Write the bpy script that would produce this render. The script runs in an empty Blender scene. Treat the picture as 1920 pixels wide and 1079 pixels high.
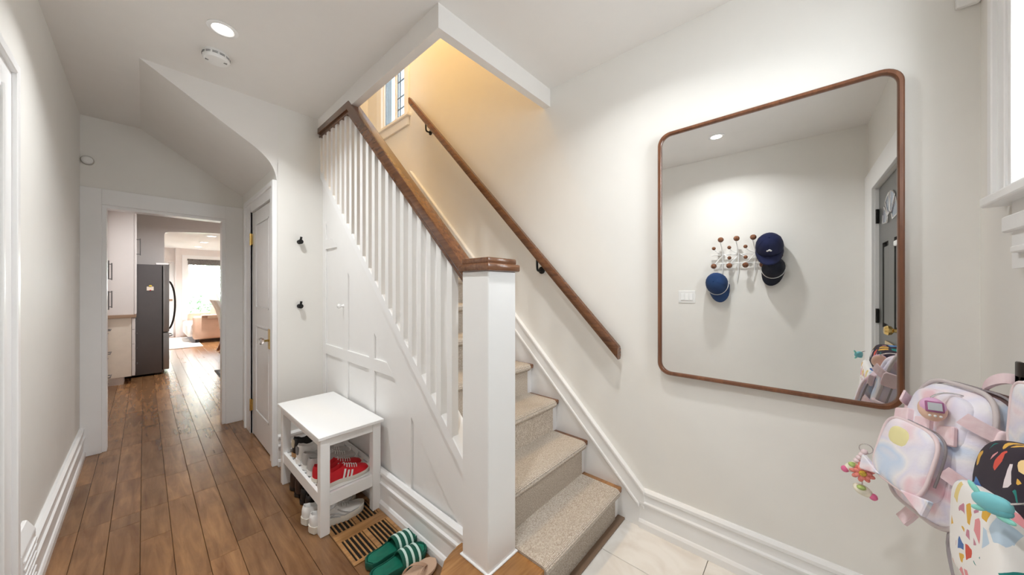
import bpy, bmesh, math, random
from mathutils import Vector, Matrix, Euler
random.seed(7)
SC = bpy.context.scene
COL = SC.collection
PI = math.pi

# ------------------------------------------------------------------ camera
cam_d = bpy.data.cameras.new('camera'); cam = bpy.data.objects.new('camera', cam_d); COL.objects.link(cam)
cam_d.sensor_width = 36.0; cam_d.lens = 617.0 / 1920 * 36.0; cam_d.shift_y = 2.0 / 1920
cam_d.clip_start = 0.02; cam_d.clip_end = 200
cam.location = (0, 0, 1.345); cam.rotation_euler = (PI/2, 0, -math.radians(48.2))
SC.camera = cam
# ------------------------------------------------------------------ view, world, lights
SC.view_settings.view_transform = 'Standard'; SC.view_settings.look = 'None'
SC.view_settings.exposure = 0.4; SC.view_settings.gamma = 1.0; SC.view_settings.use_curve_mapping = False
SC.cycles.max_bounces = 14; SC.cycles.diffuse_bounces = 8; SC.cycles.glossy_bounces = 6; SC.cycles.use_denoising = True
SC.cycles.sample_clamp_indirect = 12.0; SC.cycles.caustics_reflective = False; SC.cycles.caustics_refractive = False
world = bpy.data.worlds.new('sky'); SC.world = world; world.use_nodes = True
bg = world.node_tree.nodes['Background']; bg.inputs[0].default_value = (.90, .96, 1.0, 1); bg.inputs[1].default_value = 14.0
ZC = 2.735
LIGHTS = []
def down_light(x, y, z, power, color=(.975, .995, 1.0), size=.08, spread=130):
    d = bpy.data.lights.new('lamp', 'AREA'); d.shape = 'DISK'; d.size = size; d.energy = power; d.color = color
    d.spread = math.radians(spread)
    o = bpy.data.objects.new('lamp', d); COL.objects.link(o); o.location = (x, y, z); o.visible_camera = False; o.visible_glossy = False; return o
pd = bpy.data.lights.new('front_window_portal', 'AREA'); pd.shape = 'RECTANGLE'; pd.size = .54; pd.size_y = .80; pd.cycles.is_portal = True
po = bpy.data.objects.new('front_window_portal', pd); COL.objects.link(po); po.location = (1.29, -.60, 2.06); po.rotation_euler = (PI/2, 0, 0)   # sky sampling aid at the front window
HALL_LAMPS = [(.281, 2.325), (.228, .575), (1.22, .62)]
P_HALL = 12.0
down_light(.281, 2.325, ZC-.02, P_HALL*.85)
down_light(.228, .575, ZC-.02, P_HALL*.72, spread=140)
down_light(1.22, .62, ZC-.02, P_HALL*.52, spread=140)
down_light(1.38, 2.5, 5.1, 18.0, (1.0, .62, .22), .25)          # warm lamp over the stairwell
down_light(.85, 6.7, 2.56, 33.0, (.97, .98, 1), .08, 170)   # kitchen: unseen lamp added to brighten the cabinets and far wall
down_light(.98, 10.8, 2.46, 85.0, (.98, .98, 1), .10, 150)       # living room

# ------------------------------------------------------------------ materials
def new_mat(name):
    m = bpy.data.materials.new(name); m.use_nodes = True
    nt = m.node_tree; b = nt.nodes['Principled BSDF']; return m, nt, b
def N(nt, t, **kw):
    n = nt.nodes.new(t)
    for k, v in kw.items():
        if k in n.inputs: n.inputs[k].default_value = v
        else: setattr(n, k, v)
    return n
def rgba(c): return (c[0], c[1], c[2], 1.0)
def plain(name, col, rough=.5, metal=0.0, var=.04, scale=8.0, bump=0.0, bscale=200.0, **ex):
    m, nt, b = new_mat(name)
    b.inputs['Roughness'].default_value = rough; b.inputs['Metallic'].default_value = metal
    tc = N(nt, 'ShaderNodeTexCoord')
    nz = N(nt, 'ShaderNodeTexNoise', Scale=scale, Detail=3.0); nt.links.new(tc.outputs['Object'], nz.inputs['Vector'])
    r = N(nt, 'ShaderNodeValToRGB'); nt.links.new(nz.outputs['Fac'], r.inputs[0])
    r.color_ramp.elements[0].position = .3; r.color_ramp.elements[1].position = .7
    r.color_ramp.elements[0].color = rgba([max(0, c*(1-var)) for c in col]); r.color_ramp.elements[1].color = rgba([min(1, c*(1+var)) for c in col])
    nt.links.new(r.outputs[0], b.inputs['Base Color'])
    if bump > 0:
        n2 = N(nt, 'ShaderNodeTexNoise', Scale=bscale, Detail=2.0); nt.links.new(tc.outputs['Object'], n2.inputs['Vector'])
        bp = N(nt, 'ShaderNodeBump', Strength=bump, Distance=.002); nt.links.new(n2.outputs['Fac'], bp.inputs['Height'])
        nt.links.new(bp.outputs[0], b.inputs['Normal'])
    for k, v in ex.items():
        b.inputs[k.replace('_', ' ')].default_value = v
    return m
def wood(name, dark, light, rough=.3, axis='Y', stretch=14.0, scale=3.0, rnd=0.0, coat=0.0, spec=.5, bump=.06):
    m, nt, b = new_mat(name)
    b.inputs['Roughness'].default_value = rough; b.inputs['Coat Weight'].default_value = coat; b.inputs['Coat Roughness'].default_value = .15
    b.inputs['Specular IOR Level'].default_value = spec
    tc = N(nt, 'ShaderNodeTexCoord'); mp = N(nt, 'ShaderNodeMapping')
    s = [stretch]*3; s['XYZ'.index(axis)] = 1.0
    mp.inputs['Scale'].default_value = s
    oi = N(nt, 'ShaderNodeObjectInfo'); ml = N(nt, 'ShaderNodeMath', operation='MULTIPLY'); ml.inputs[1].default_value = 37.0
    nt.links.new(oi.outputs['Random'], ml.inputs[0])
    cb = N(nt, 'ShaderNodeCombineXYZ')
    for i in range(3): nt.links.new(ml.outputs[0], cb.inputs[i])
    nt.links.new(tc.outputs['Object'], mp.inputs['Vector']); nt.links.new(cb.outputs[0], mp.inputs['Location'])
    nz = N(nt, 'ShaderNodeTexNoise', Scale=scale, Detail=6.0, Roughness=.6, Distortion=.6); nt.links.new(mp.outputs[0], nz.inputs['Vector'])
    r = N(nt, 'ShaderNodeValToRGB'); nt.links.new(nz.outputs['Fac'], r.inputs[0])
    r.color_ramp.elements[0].position = .28; r.color_ramp.elements[1].position = .72
    r.color_ramp.elements[0].color = rgba(dark); r.color_ramp.elements[1].color = rgba(light)
    out = r.outputs[0]
    # knots / blotches
    n2 = N(nt, 'ShaderNodeTexNoise', Scale=5.0, Detail=2.0)
    ad = N(nt, 'ShaderNodeVectorMath', operation='ADD'); nt.links.new(tc.outputs['Object'], ad.inputs[0]); nt.links.new(cb.outputs[0], ad.inputs[1])
    nt.links.new(ad.outputs[0], n2.inputs['Vector'])
    r2 = N(nt, 'ShaderNodeValToRGB'); r2.color_ramp.elements[0].position = .30; r2.color_ramp.elements[1].position = .5
    r2.color_ramp.elements[0].color = (.62, .6, .6, 1); r2.color_ramp.elements[1].color = (1, 1, 1, 1)
    nt.links.new(n2.outputs['Fac'], r2.inputs[0])
    mx = N(nt, 'ShaderNodeMix', data_type='RGBA', blend_type='MULTIPLY'); mx.inputs[0].default_value = .5
    nt.links.new(out, mx.inputs[6]); nt.links.new(r2.outputs[0], mx.inputs[7]); out = mx.outputs[2]
    if rnd > 0:
        hs = N(nt, 'ShaderNodeHueSaturation'); mr = N(nt, 'ShaderNodeMapRange')
        mr.inputs['To Min'].default_value = 1-rnd; mr.inputs['To Max'].default_value = 1+rnd
        nt.links.new(oi.outputs['Random'], mr.inputs[0]); nt.links.new(mr.outputs[0], hs.inputs['Value']); nt.links.new(out, hs.inputs['Color']); out = hs.outputs[0]
    nt.links.new(out, b.inputs['Base Color'])
    bp = N(nt, 'ShaderNodeBump', Strength=bump, Distance=.002); nt.links.new(nz.outputs['Fac'], bp.inputs['Height']); nt.links.new(bp.outputs[0], b.inputs['Normal'])
    return m
def emis(name, col, strength):
    m, nt, b = new_mat(name); b.inputs['Emission Color'].default_value = rgba(col); b.inputs['Emission Strength'].default_value = strength
    b.inputs['Base Color'].default_value = rgba(col); return m
M = {}
M['wall'] = plain('wall_paint', (.79, .775, .74), .55, var=.008, bump=.05, bscale=350)
M['ceiling'] = plain('ceiling_paint', (.79, .77, .745), .7, var=.008)
M['trim'] = plain('white_trim_paint', (.84, .84, .84), .28, var=.008)
M['panel'] = plain('panel_paint', (.82, .815, .805), .35, var=.008)
M['door'] = plain('door_paint', (.80, .79, .785), .3, var=.01)
M['white'] = plain('white_lacquer', (.86, .86, .855), .25, var=.006)
M['plastic'] = plain('white_plastic', (.83, .83, .82), .35, var=.005)
M['plank'] = wood('plank_wood', (.140, .060, .023), (.315, .163, .070), .27, 'Y', 9.0, 2.6, rnd=.2, spec=.7, bump=.0)
M['subfloor'] = plain('subfloor_dark', (.05, .03, .02), .8)
M['tread'] = wood('tread_wood', (.11, .043, .018), (.25, .115, .048), .28, 'X', 12, 3)
M['step'] = wood('starting_step_wood', (.22, .095, .028), (.46, .23, .085), .22, 'X', 9, 4)
M['rail'] = wood('rail_wood', (.075, .025, .009), (.20, .080, .028), .25, 'Y', 16, 4, coat=.35)
M['cap'] = wood('cap_wood', (.10, .036, .014), (.24, .105, .045), .25, 'X', 14, 5, coat=.3)
M['mirrorframe'] = wood('walnut_frame', (.12, .045, .022), (.22, .09, .042), .3, 'Z', 12, 4)
M['register'] = wood('register_wood', (.26, .12, .04), (.50, .27, .11), .35, 'X', 10, 5)
M['counter'] = wood('counter_wood', (.30, .19, .12), (.42, .28, .19), .4, 'X', 10, 3)
M['knobwood'] = wood('knob_wood', (.14, .05, .024), (.26, .11, .055), .25, 'Z', 5, 10)
M['chairwood'] = wood('chair_wood', (.13, .045, .02), (.24, .09, .04), .3, 'Z', 10, 3)
M['black'] = plain('black_metal', (.012, .012, .012), .4, .3)
M['dark'] = plain('dark_void', (.01, .008, .006), .8)
M['brass'] = plain('brass', (.72, .52, .20), .22, 1.0, var=.06)
M['steel'] = plain('steel', (.55, .55, .56), .28, 1.0, var=.03)
M['handle'] = plain('dark_steel', (.20, .19, .19), .35, .8)
M['chrome'] = plain('chrome', (.75, .75, .76), .15, 1.0)
M['darkbronze'] = plain('dark_bronze', (.06, .05, .045), .4, .8)
m, nt, b = new_mat('mirror_silver'); b.inputs['Base Color'].default_value = (.93, .935, .93, 1); b.inputs['Metallic'].default_value = 1; b.inputs['Roughness'].default_value = .004; M['mirror'] = m
m, nt, b = new_mat('clear_glass'); b.inputs['Base Color'].default_value = (1, 1, 1, 1); b.inputs['Transmission Weight'].default_value = 1; b.inputs['Roughness'].default_value = .0; b.inputs['IOR'].default_value = 1.45; M['crystal'] = m
# window glass: mostly transparent with a faint reflection
m, nt, b = new_mat('leaded_glass_dimmed'); tr = N(nt, 'ShaderNodeBsdfTransparent'); tr.inputs[0].default_value = (.255, .275, .29, 1); gl = N(nt, 'ShaderNodeBsdfGlossy', Roughness=.05); mx = N(nt, 'ShaderNodeMixShader', Fac=.06)  # grey tint put into the leaded panes to dim the sky behind
nt.links.new(tr.outputs[0], mx.inputs[1]); nt.links.new(gl.outputs[0], mx.inputs[2]); nt.links.new(mx.outputs[0], nt.nodes['Material Output'].inputs['Surface']); M['leadglass'] = m
m, nt, b = new_mat('window_glass'); tr = N(nt, 'ShaderNodeBsdfTransparent'); gl = N(nt, 'ShaderNodeBsdfGlossy', Roughness=.02); mx = N(nt, 'ShaderNodeMixShader', Fac=.06)
nt.links.new(tr.outputs[0], mx.inputs[1]); nt.links.new(gl.outputs[0], mx.inputs[2]); nt.links.new(mx.outputs[0], nt.nodes['Material Output'].inputs['Surface']); M['glass'] = m
M['fridge'] = plain('fridge_side', (.125, .115, .115), .38, .35, var=.03)
M['fridgedoor'] = plain('fridge_door_steel', (.36, .35, .345), .3, .8, var=.03)
M['cream'] = plain('cream_cabinet', (.78, .70, .60), .4)
M['cab'] = plain('white_cabinet', (.78, .735, .71), .35, var=.01)
M['lens'] = emis('lamp_lens', (1, .97, .93), 9.0); M['lens'].cycles.emission_sampling = 'NONE'
# carpet
def carpet():
    m, nt, b = new_mat('loop_carpet'); b.inputs['Roughness'].default_value = .95
    tc = N(nt, 'ShaderNodeTexCoord')
    n1 = N(nt, 'ShaderNodeTexNoise', Scale=260.0, Detail=2.0); n2 = N(nt, 'ShaderNodeTexNoise', Scale=30.0, Detail=3.0)
    wv = N(nt, 'ShaderNodeTexWave', Scale=62.0, Distortion=1.2); wv.bands_direction = 'Y'; wv.inputs['Detail'].default_value = 2.0; wv.inputs['Detail Scale'].default_value = 8.0
    for n in (n1, n2, wv): nt.links.new(tc.outputs['Object'], n.inputs['Vector'])
    r = N(nt, 'ShaderNodeValToRGB'); r.color_ramp.elements[0].position = .32; r.color_ramp.elements[1].position = .68
    r.color_ramp.elements[0].color = (.40, .315, .235, 1); r.color_ramp.elements[1].color = (.84, .775, .69, 1)
    nt.links.new(n1.outputs['Fac'], r.inputs[0])
    mx = N(nt, 'ShaderNodeMix', data_type='RGBA', blend_type='MULTIPLY'); mx.inputs[0].default_value = .35
    nt.links.new(r.outputs[0], mx.inputs[6]); nt.links.new(wv.outputs['Color'], mx.inputs[7])
    nt.links.new(mx.outputs[2], b.inputs['Base Color'])
    a = N(nt, 'ShaderNodeMath', operation='ADD'); nt.links.new(n1.outputs['Fac'], a.inputs[0]); nt.links.new(wv.outputs['Fac'], a.inputs[1])
    bp = N(nt, 'ShaderNodeBump', Strength=.5, Distance=.003); nt.links.new(a.outputs[0], bp.inputs['Height']); nt.links.new(bp.outputs[0], b.inputs['Normal'])
    return m
M['carpet'] = carpet()
def marble():
    m, nt, b = new_mat('pale_marble_tile'); b.inputs['Roughness'].default_value = .25
    tc = N(nt, 'ShaderNodeTexCoord'); oi = N(nt, 'ShaderNodeObjectInfo')
    ad = N(nt, 'ShaderNodeVectorMath', operation='ADD'); nt.links.new(tc.outputs['Object'], ad.inputs[0])
    ml = N(nt, 'ShaderNodeMath', operation='MULTIPLY'); ml.inputs[1].default_value = 20; nt.links.new(oi.outputs['Random'], ml.inputs[0]); nt.links.new(ml.outputs[0], ad.inputs[1])
    nz = N(nt, 'ShaderNodeTexNoise', Scale=4.0, Detail=8.0, Distortion=1.5); nt.links.new(ad.outputs[0], nz.inputs['Vector'])
    r = N(nt, 'ShaderNodeValToRGB'); r.color_ramp.elements[0].position = .35; r.color_ramp.elements[1].position = .6
    r.color_ramp.elements[0].color = (.70, .66, .61, 1); r.color_ramp.elements[1].color = (.80, .78, .745, 1)
    nt.links.new(nz.outputs['Fac'], r.inputs[0]); nt.links.new(r.outputs[0], b.inputs['Base Color']); return m
M['tile'] = marble()

# ------------------------------------------------------------------ geometry helpers
ORG = {}
def link(o): COL.objects.link(o); return o
def thing(name, label, cat, loc=(0, 0, 0), group=None, rot=None, local=False, kind=None):
    o = link(bpy.data.objects.new(name, None)); o.location = loc; o.empty_display_size = .1
    if rot: o.rotation_euler = rot
    if label: o['label'] = label
    if cat: o['category'] = cat
    if group: o['group'] = group
    if kind: o['kind'] = kind
    ORG[o.name] = Vector((0, 0, 0)) if local else Vector(loc)
    return o
def obj(name, bm, mat, parent=None, smooth=None, label=None, cat=None, group=None, kind=None):
    org = ORG.get(parent.name, Vector((0, 0, 0))) if parent else Vector((0, 0, 0))
    if parent and org.length > 0: bmesh.ops.translate(bm, verts=bm.verts, vec=-org)
    bmesh.ops.recalc_face_normals(bm, faces=bm.faces)
    me = bpy.data.meshes.new(name); bm.to_mesh(me); bm.free()
    if smooth is not None:
        for p in me.polygons: p.use_smooth = True
        me.set_sharp_from_angle(angle=math.radians(smooth))
    for mt in (mat if isinstance(mat, (list, tuple)) else [mat]): me.materials.append(mt)
    o = link(bpy.data.objects.new(name, me))
    if parent: o.parent = parent
    ORG[o.name] = org
    if label: o['label'] = label
    if cat: o['category'] = cat
    if group: o['group'] = group
    if kind: o['kind'] = kind
    return o
def B(): return bmesh.new()
def box(bm, x0, x1, y0, y1, z0, z1, bevel=0, seg=1, mi=0):
    t = bmesh.new() if bevel else bm
    vs = [t.verts.new((x, y, z)) for x in (x0, x1) for y in (y0, y1) for z in (z0, z1)]
    fs = [t.faces.new([vs[i] for i in f]) for f in ((0, 1, 3, 2), (4, 6, 7, 5), (0, 4, 5, 1), (2, 3, 7, 6), (0, 2, 6, 4), (1, 5, 7, 3))]
    if bevel:
        bmesh.ops.bevel(t, geom=list(t.edges), offset=bevel, segments=seg, profile=.5, affect='EDGES')
        merge(bm, t, mi)
    else:
        for f in fs: f.material_index = mi
    return bm
def merge(bm, t, mi=0, mat=None):
    bmesh.ops.recalc_face_normals(t, faces=t.faces)
    mp = {}
    for v in t.verts: mp[v] = bm.verts.new(mat @ v.co if mat else v.co)
    for f in t.faces:
        try:
            nf = bm.faces.new([mp[v] for v in f.verts]); nf.material_index = mi; nf.smooth = f.smooth
        except ValueError: pass
    t.free(); return bm
def bx(x0, x1, y0, y1, z0, z1, bevel=0, seg=1): return box(B(), x0, x1, y0, y1, z0, z1, bevel, seg)
def prism(bm, pts, axis, a, b, bevel=0, seg=1, mi=0):
    """pts 2d in the plane of the two other axes (in xyz order), extruded along axis from a to b"""
    t = bmesh.new()
    def P(p, c):
        if axis == 'X': return (c, p[0], p[1])
        if axis == 'Y': return (p[0], c, p[1])
        return (p[0], p[1], c)
    v0 = [t.verts.new(P(p, a)) for p in pts]; v1 = [t.verts.new(P(p, b)) for p in pts]
    n = len(pts)
    t.faces.new(v0); t.faces.new(v1[::-1])
    for i in range(n): t.faces.new([v0[i], v0[(i+1) % n], v1[(i+1) % n], v1[i]])
    if bevel: bmesh.ops.bevel(t, geom=list(t.edges), offset=bevel, segments=seg, profile=.5, affect='EDGES')
    return merge(bm, t, mi)
def tube(bm, path, r, n=8, caps=True, mi=0, flat=1.0):
    path = [Vector(p) for p in path]; rings = []
    up = Vector((0, 0, 1)); prev = None
    for i, p in enumerate(path):
        t = (path[min(i+1, len(path)-1)] - path[max(i-1, 0)]).normalized()
        if prev is None:
            a = t.cross(up)
            if a.length < .05: a = t.cross(Vector((1, 0, 0)))
            a.normalize()
        else:
            a = (prev - t*prev.dot(t)); a.normalize()
        prev = a; c = t.cross(a)
        rr = r[i] if isinstance(r, (list, tuple)) else r
        rings.append([bm.verts.new(p + a*math.cos(2*PI*k/n)*rr + c*math.sin(2*PI*k/n)*rr*flat) for k in range(n)])
    for i in range(len(rings)-1):
        for k in range(n):
            f = bm.faces.new([rings[i][k], rings[i][(k+1) % n], rings[i+1][(k+1) % n], rings[i+1][k]]); f.material_index = mi
    if caps:
        bm.faces.new(rings[0][::-1]).material_index = mi; bm.faces.new(rings[-1]).material_index = mi
    return bm
def ribbon(bm, path, w, th, side, mi=0):
    """flat strap: path points, half-width along 'side' vector, thickness along normal"""
    path = [Vector(p) for p in path]; s = Vector(side).normalized(); rings = []
    for i, p in enumerate(path):
        t = (path[min(i+1, len(path)-1)] - path[max(i-1, 0)]).normalized()
        sd = (s - t*s.dot(t)).normalized(); nn = t.cross(sd)
        rings.append([bm.verts.new(p + sd*a*w/2 + nn*c*th/2) for a, c in ((-1, -1), (1, -1), (1, 1), (-1, 1))])
    for i in range(len(rings)-1):
        for k in range(4): bm.faces.new([rings[i][k], rings[i][(k+1) % 4], rings[i+1][(k+1) % 4], rings[i+1][k]]).material_index = mi
    bm.faces.new(rings[0][::-1]).material_index = mi; bm.faces.new(rings[-1]).material_index = mi
    return bm
def lathe(bm, prof, n=24, mat=None, mi=0, caps=True):
    """prof: (r, z) list about z; mat places it"""
    rings = []
    mat = mat or Matrix.Identity(4)
    for r, z in prof:
        if r < 1e-6: rings.append([bm.verts.new(mat @ Vector((0, 0, z)))])
        else: rings.append([bm.verts.new(mat @ Vector((r*math.cos(2*PI*k/n), r*math.sin(2*PI*k/n), z))) for k in range(n)])
    for a, b in zip(rings, rings[1:]):
        for k in range(n):
            if len(a) == 1 and len(b) == 1: continue
            if len(a) == 1: f = bm.faces.new([a[0], b[k], b[(k+1) % n]])
            elif len(b) == 1: f = bm.faces.new([a[k], a[(k+1) % n], b[0]])
            else: f = bm.faces.new([a[k], a[(k+1) % n], b[(k+1) % n], b[k]])
            f.material_index = mi
    if caps and len(rings[0]) > 1: bm.faces.new(rings[0][::-1]).material_index = mi
    if caps and len(rings[-1]) > 1: bm.faces.new(rings[-1]).material_index = mi
    return bm
def TR(loc, rot=(0, 0, 0), s=(1, 1, 1)): return Matrix.LocRotScale(Vector(loc), Euler(rot), Vector(s))
AX = {'+X': (0, PI/2, 0), '-X': (0, -PI/2, 0), '+Y': (-PI/2, 0, 0), '-Y': (PI/2, 0, 0), '+Z': (0, 0, 0), '-Z': (PI, 0, 0)}
def ball(bm, c, r, n=14, mi=0, rot=(0, 0, 0)):
    rr = r if isinstance(r, (list, tuple)) else (r, r, r)
    prof = [(math.sin(PI*i/(n//2+1)), -math.cos(PI*i/(n//2+1))) for i in range(n//2+2)]
    prof[0] = (0, -1); prof[-1] = (0, 1)
    return lathe(bm, prof, n, TR(c, rot, rr), mi)
def pillow(bm, c, size, ex=.35, n=20, m=14, taper=0.0, fn=None, mat=None, mi=0):
    """superellipsoid block (rounded, soft), size = full extents; taper narrows x with height"""
    def sp(v, e): return math.copysign(abs(v)**e, v)
    g = []
    for i in range(m+1):
        ph = -PI/2 + PI*i/m
        row = []
        for k in range(n):
            th = 2*PI*k/n + PI/n
            x = sp(math.cos(ph), ex)*sp(math.cos(th), ex); y = sp(math.cos(ph), ex)*sp(math.sin(th), ex); z = sp(math.sin(ph), ex)
            p = Vector((x*size[0]/2*(1-taper*(z+1)/2), y*size[1]/2, z*size[2]/2))
            if fn: p = fn(p)
            p = p + Vector(c)
            row.append(mat @ p if mat else p)
        g.append(row)
    rows = []
    for i, row in enumerate(g):
        if i in (0, m):
            v = bm.verts.new(sum(row, Vector())/n); rows.append([v])
        else: rows.append([bm.verts.new(p) for p in row])
    for i in range(m):
        a, b = rows[i], rows[i+1]
        for k in range(n):
            k2 = (k+1) % n
            if len(a) == 1: f = bm.faces.new([a[0], b[k], b[k2]])
            elif len(b) == 1: f = bm.faces.new([a[k], a[k2], b[0]])
            else: f = bm.faces.new([a[k], a[k2], b[k2], b[k]])
            f.material_index = mi
    return bm
def S(name, bm, mat, parent=None, smooth=None): return obj(name, bm, mat, parent, smooth, kind='structure')
def line(a, b, n): return [Vector(a).lerp(Vector(b), i/(n-1)) for i in range(n)]
def bez(p, n=12):
    p = [Vector(q) for q in p]; out = []
    for i in range(n):
        t = i/(n-1); q = p
        while len(q) > 1: q = [a.lerp(b, t) for a, b in zip(q, q[1:])]
        out.append(q[0])
    return out

# ------------------------------------------------------------------ room shell
XL, XR, YB, YF, YH = -.34, 1.887, -.44, 4.31, 2.99
XC = .675        # closet wall
XP = 1.0         # panelled wall under the stair
# ---- floor
floor = thing('floor', None, None, (0, 0, 0), kind='structure')
S('subfloor', bx(-1.6, 3.2, -.6, 13.4, -.06, -.012), M['subfloor'], floor)
PW = .1146
def plank_rows(x_lo, x_hi, y_lo, y_hi, lmin, lmax, cut=None):
    k0 = math.floor((x_lo+.013)/PW); k = k0
    while -.013 + k*PW < x_hi - .004:
        xa = max(x_lo, -.013 + k*PW); xb = min(x_hi, -.013 + (k+1)*PW)
        yy = y_lo - random.uniform(0, lmin)
        while yy < y_hi - .01:
            L = random.uniform(lmin, lmax); ya, yb = max(yy, y_lo), min(yy+L, y_hi)
            if y_hi - yb < .12: yb = y_hi
            if yb - ya > .02:
                ya2 = ya
                if cut: ya2 = max(ya, cut((xa+xb)/2))
                if yb - ya2 > .02:
                    g = .0008
                    t = bx(xa+g, xb-g, ya2+g, yb-g, -.012, random.uniform(-.0006, 0), .0012)
                    bmesh.ops.translate(t, verts=t.verts, vec=(-(xa+xb)/2, -(ya2+yb)/2, 0))
                    o = obj('plank', t, M['plank'], floor); o.location = ((xa+xb)/2, (ya2+yb)/2, 0)
            yy = yb if yb == y_hi else yy+L
        k += 1
plank_rows(XL, XP+.01, .86, 3.0, .45, 1.0)
plank_rows(XL, XC+.01, 3.0, 4.31, .45, .9)
plank_rows(-.33, 1.6, 4.31, 8.4, .55, 1.25)
plank_rows(-.30, 2.0, 8.4, 13.2, 1.0, 1.9)
for (xa, xb) in ((.66, 1.12), (1.12, 1.58), (1.58, 1.90)):
    for (ya, yb) in ((-.45, -.10), (-.10, .362), (.362, .83)):
        t = bx(xa+.0012, xb-.0012, ya+.0012, yb-.0012, -.012, 0, .0015)
        bmesh.ops.translate(t, verts=t.verts, vec=(-(xa+xb)/2, -(ya+yb)/2, 0))
        obj('tile', t, M['tile'], floor).location = ((xa+xb)/2, (ya+yb)/2, 0)
for ya, yb in ((-.45, .1), (.1, .5), (.5, .86)):
    for xa, xb in ((XL, .16), (.16, .66)):
        t = bx(xa+.0012, xb-.0012, ya+.0012, yb-.0012, -.012, 0, .0015)
        bmesh.ops.translate(t, verts=t.verts, vec=(-(xa+xb)/2, -(ya+yb)/2, 0))
        obj('tile', t, M['tile'], floor).location = ((xa+xb)/2, (ya+yb)/2, 0)
# ---- ceilings
S('ceiling', box(box(B(), -.5, .952, -.6, 4.45, ZC, ZC+.1), .952, 2.0, -.6, 1.33, ZC, ZC+.1), M['ceiling'])
S('ceiling_kitchen', bx(-1.6, 3.2, 4.40, 8.37, 2.6, 2.7), M['ceiling'])
S('ceiling_living', bx(-1.6, 3.2, 8.38, 13.4, 2.48, 2.6), M['ceiling'])
S('ceiling_stairwell', bx(.9, 2.0, 1.2, 4.3, 5.2, 5.3), M['ceiling'])
# sloping underside of the upper flight over the hall end, with its rounded front corner
def soff(x): return ZC - .64*(x+.02)
def slope_poly(x1): return [(-.02, ZC), (x1, soff(x1)), (x1, ZC)]
bm = B(); prism(bm, slope_poly(XC+.1), 'Y', YH+.001, YF+.001)
cv = [(.52, soff(.52)+.001)] + [(p.x, p.y) for p in bez([(.52, soff(.52)), (.655, soff(.655)), (XC, 2.22), (XC, 2.08)], 12)] + [(XC+.002, soff(.675)+.01)]
prism(bm, cv, 'Y', YH, YH+.012)
S('ceiling_slope', bm, M['ceiling'], smooth=25)
# dropped beam round the stair opening and the well above it
S('trim_1', box(box(box(B(), .952, 1.0, 1.33, 2.40, 2.613, 5.2), .952, 1.0, 2.40, YH+.03, 2.66, 5.2), 1.0, XR+.02, 1.33, 1.38, 2.613, 5.2), M['ceiling'])
S('wall_landing', box(box(B(), .90, 1.95, 4.13, 4.2, 2.38, 5.25), .9, .952, YH+.06, 4.13, 2.3, 5.25), M['wall'])
# ---- walls
def wall_with_hole(x, y0, y1, z0, z1, hy0, hy1, hz0, hz1, th):
    bm = B(); a, b = min(x, x+th), max(x, x+th)
    box(bm, a, b, y0, hy0, z0, z1); box(bm, a, b, hy1, y1, z0, z1)
    if hz0 > z0: box(bm, a, b, hy0, hy1, z0, hz0)
    if hz1 < z1: box(bm, a, b, hy0, hy1, hz1, z1)
    return bm
def wallY_with_holes(y, x0, x1, z0, z1, holes, th):
    bm = B(); a, b = min(y, y+th), max(y, y+th); xs = x0
    for (hx0, hx1, hz0, hz1) in holes:
        box(bm, xs, hx0, a, b, z0, z1)
        if hz0 > z0: box(bm, hx0, hx1, a, b, z0, hz0)
        if hz1 < z1: box(bm, hx0, hx1, a, b, hz1, z1)
        xs = hx1
    box(bm, xs, x1, a, b, z0, z1); return bm
S('wall_right', wall_with_hole(XR, -.6, 4.3, -.06, 5.25, 3.20, 3.76, 3.24, 4.5, .12), M['wall'])
S('wall_left', wall_with_hole(XL, -.6, 4.43, -.06, ZC, 1.42, 2.03, -.06, 2.03, -.12), M['wall'])
S('wall_front', wallY_with_holes(YB, XL-.1, XR+.1, -.06, ZC, [(-.03, .80, -.06, 2.12), (1.02, 1.56, 1.66, 2.46)], -.14), M['wall'])
S('wall_far', wallY_with_holes(YF, XL-.1, XC+.12, -.06, ZC, [(-.23, .54, -.06, 2.034)], .12), M['wall'])
bm = wall_with_hole(XC, YH+.06, YF, -.06, 2.32, 3.13, 3.82, -.06, 2.05, .11)
S('wall_closet', bm, M['wall'])
S('wall_closet_back', box(box(B(), 1.25, 1.3, 3.0, 4.31, -.06, 2.3), .78, 1.3, 4.25, 4.31, -.06, 2.3), M['dark'])
bm = prism(B(), [(XC, -.06), (XP+.03, -.06), (XP+.03, ZC), (XC, ZC)], 'Y', YH, YH+.06)
S('wall_hook', bm, M['wall'])
S('wall_kitchen_left', bx(-1.02, -.92, 4.43, 8.3, -.06, 2.65), M['wall'])
S('wall_kitchen_near', box(box(B(), -1.1, -.46, 4.36, 4.43, -.06, 2.65), .79, 3.2, 4.36, 4.43, -.06, 2.65), M['wall'])
S('wall_kitchen_right', bx(2.4, 2.5, 4.43, 13.3, -.06, 2.65), M['wall'])
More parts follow.
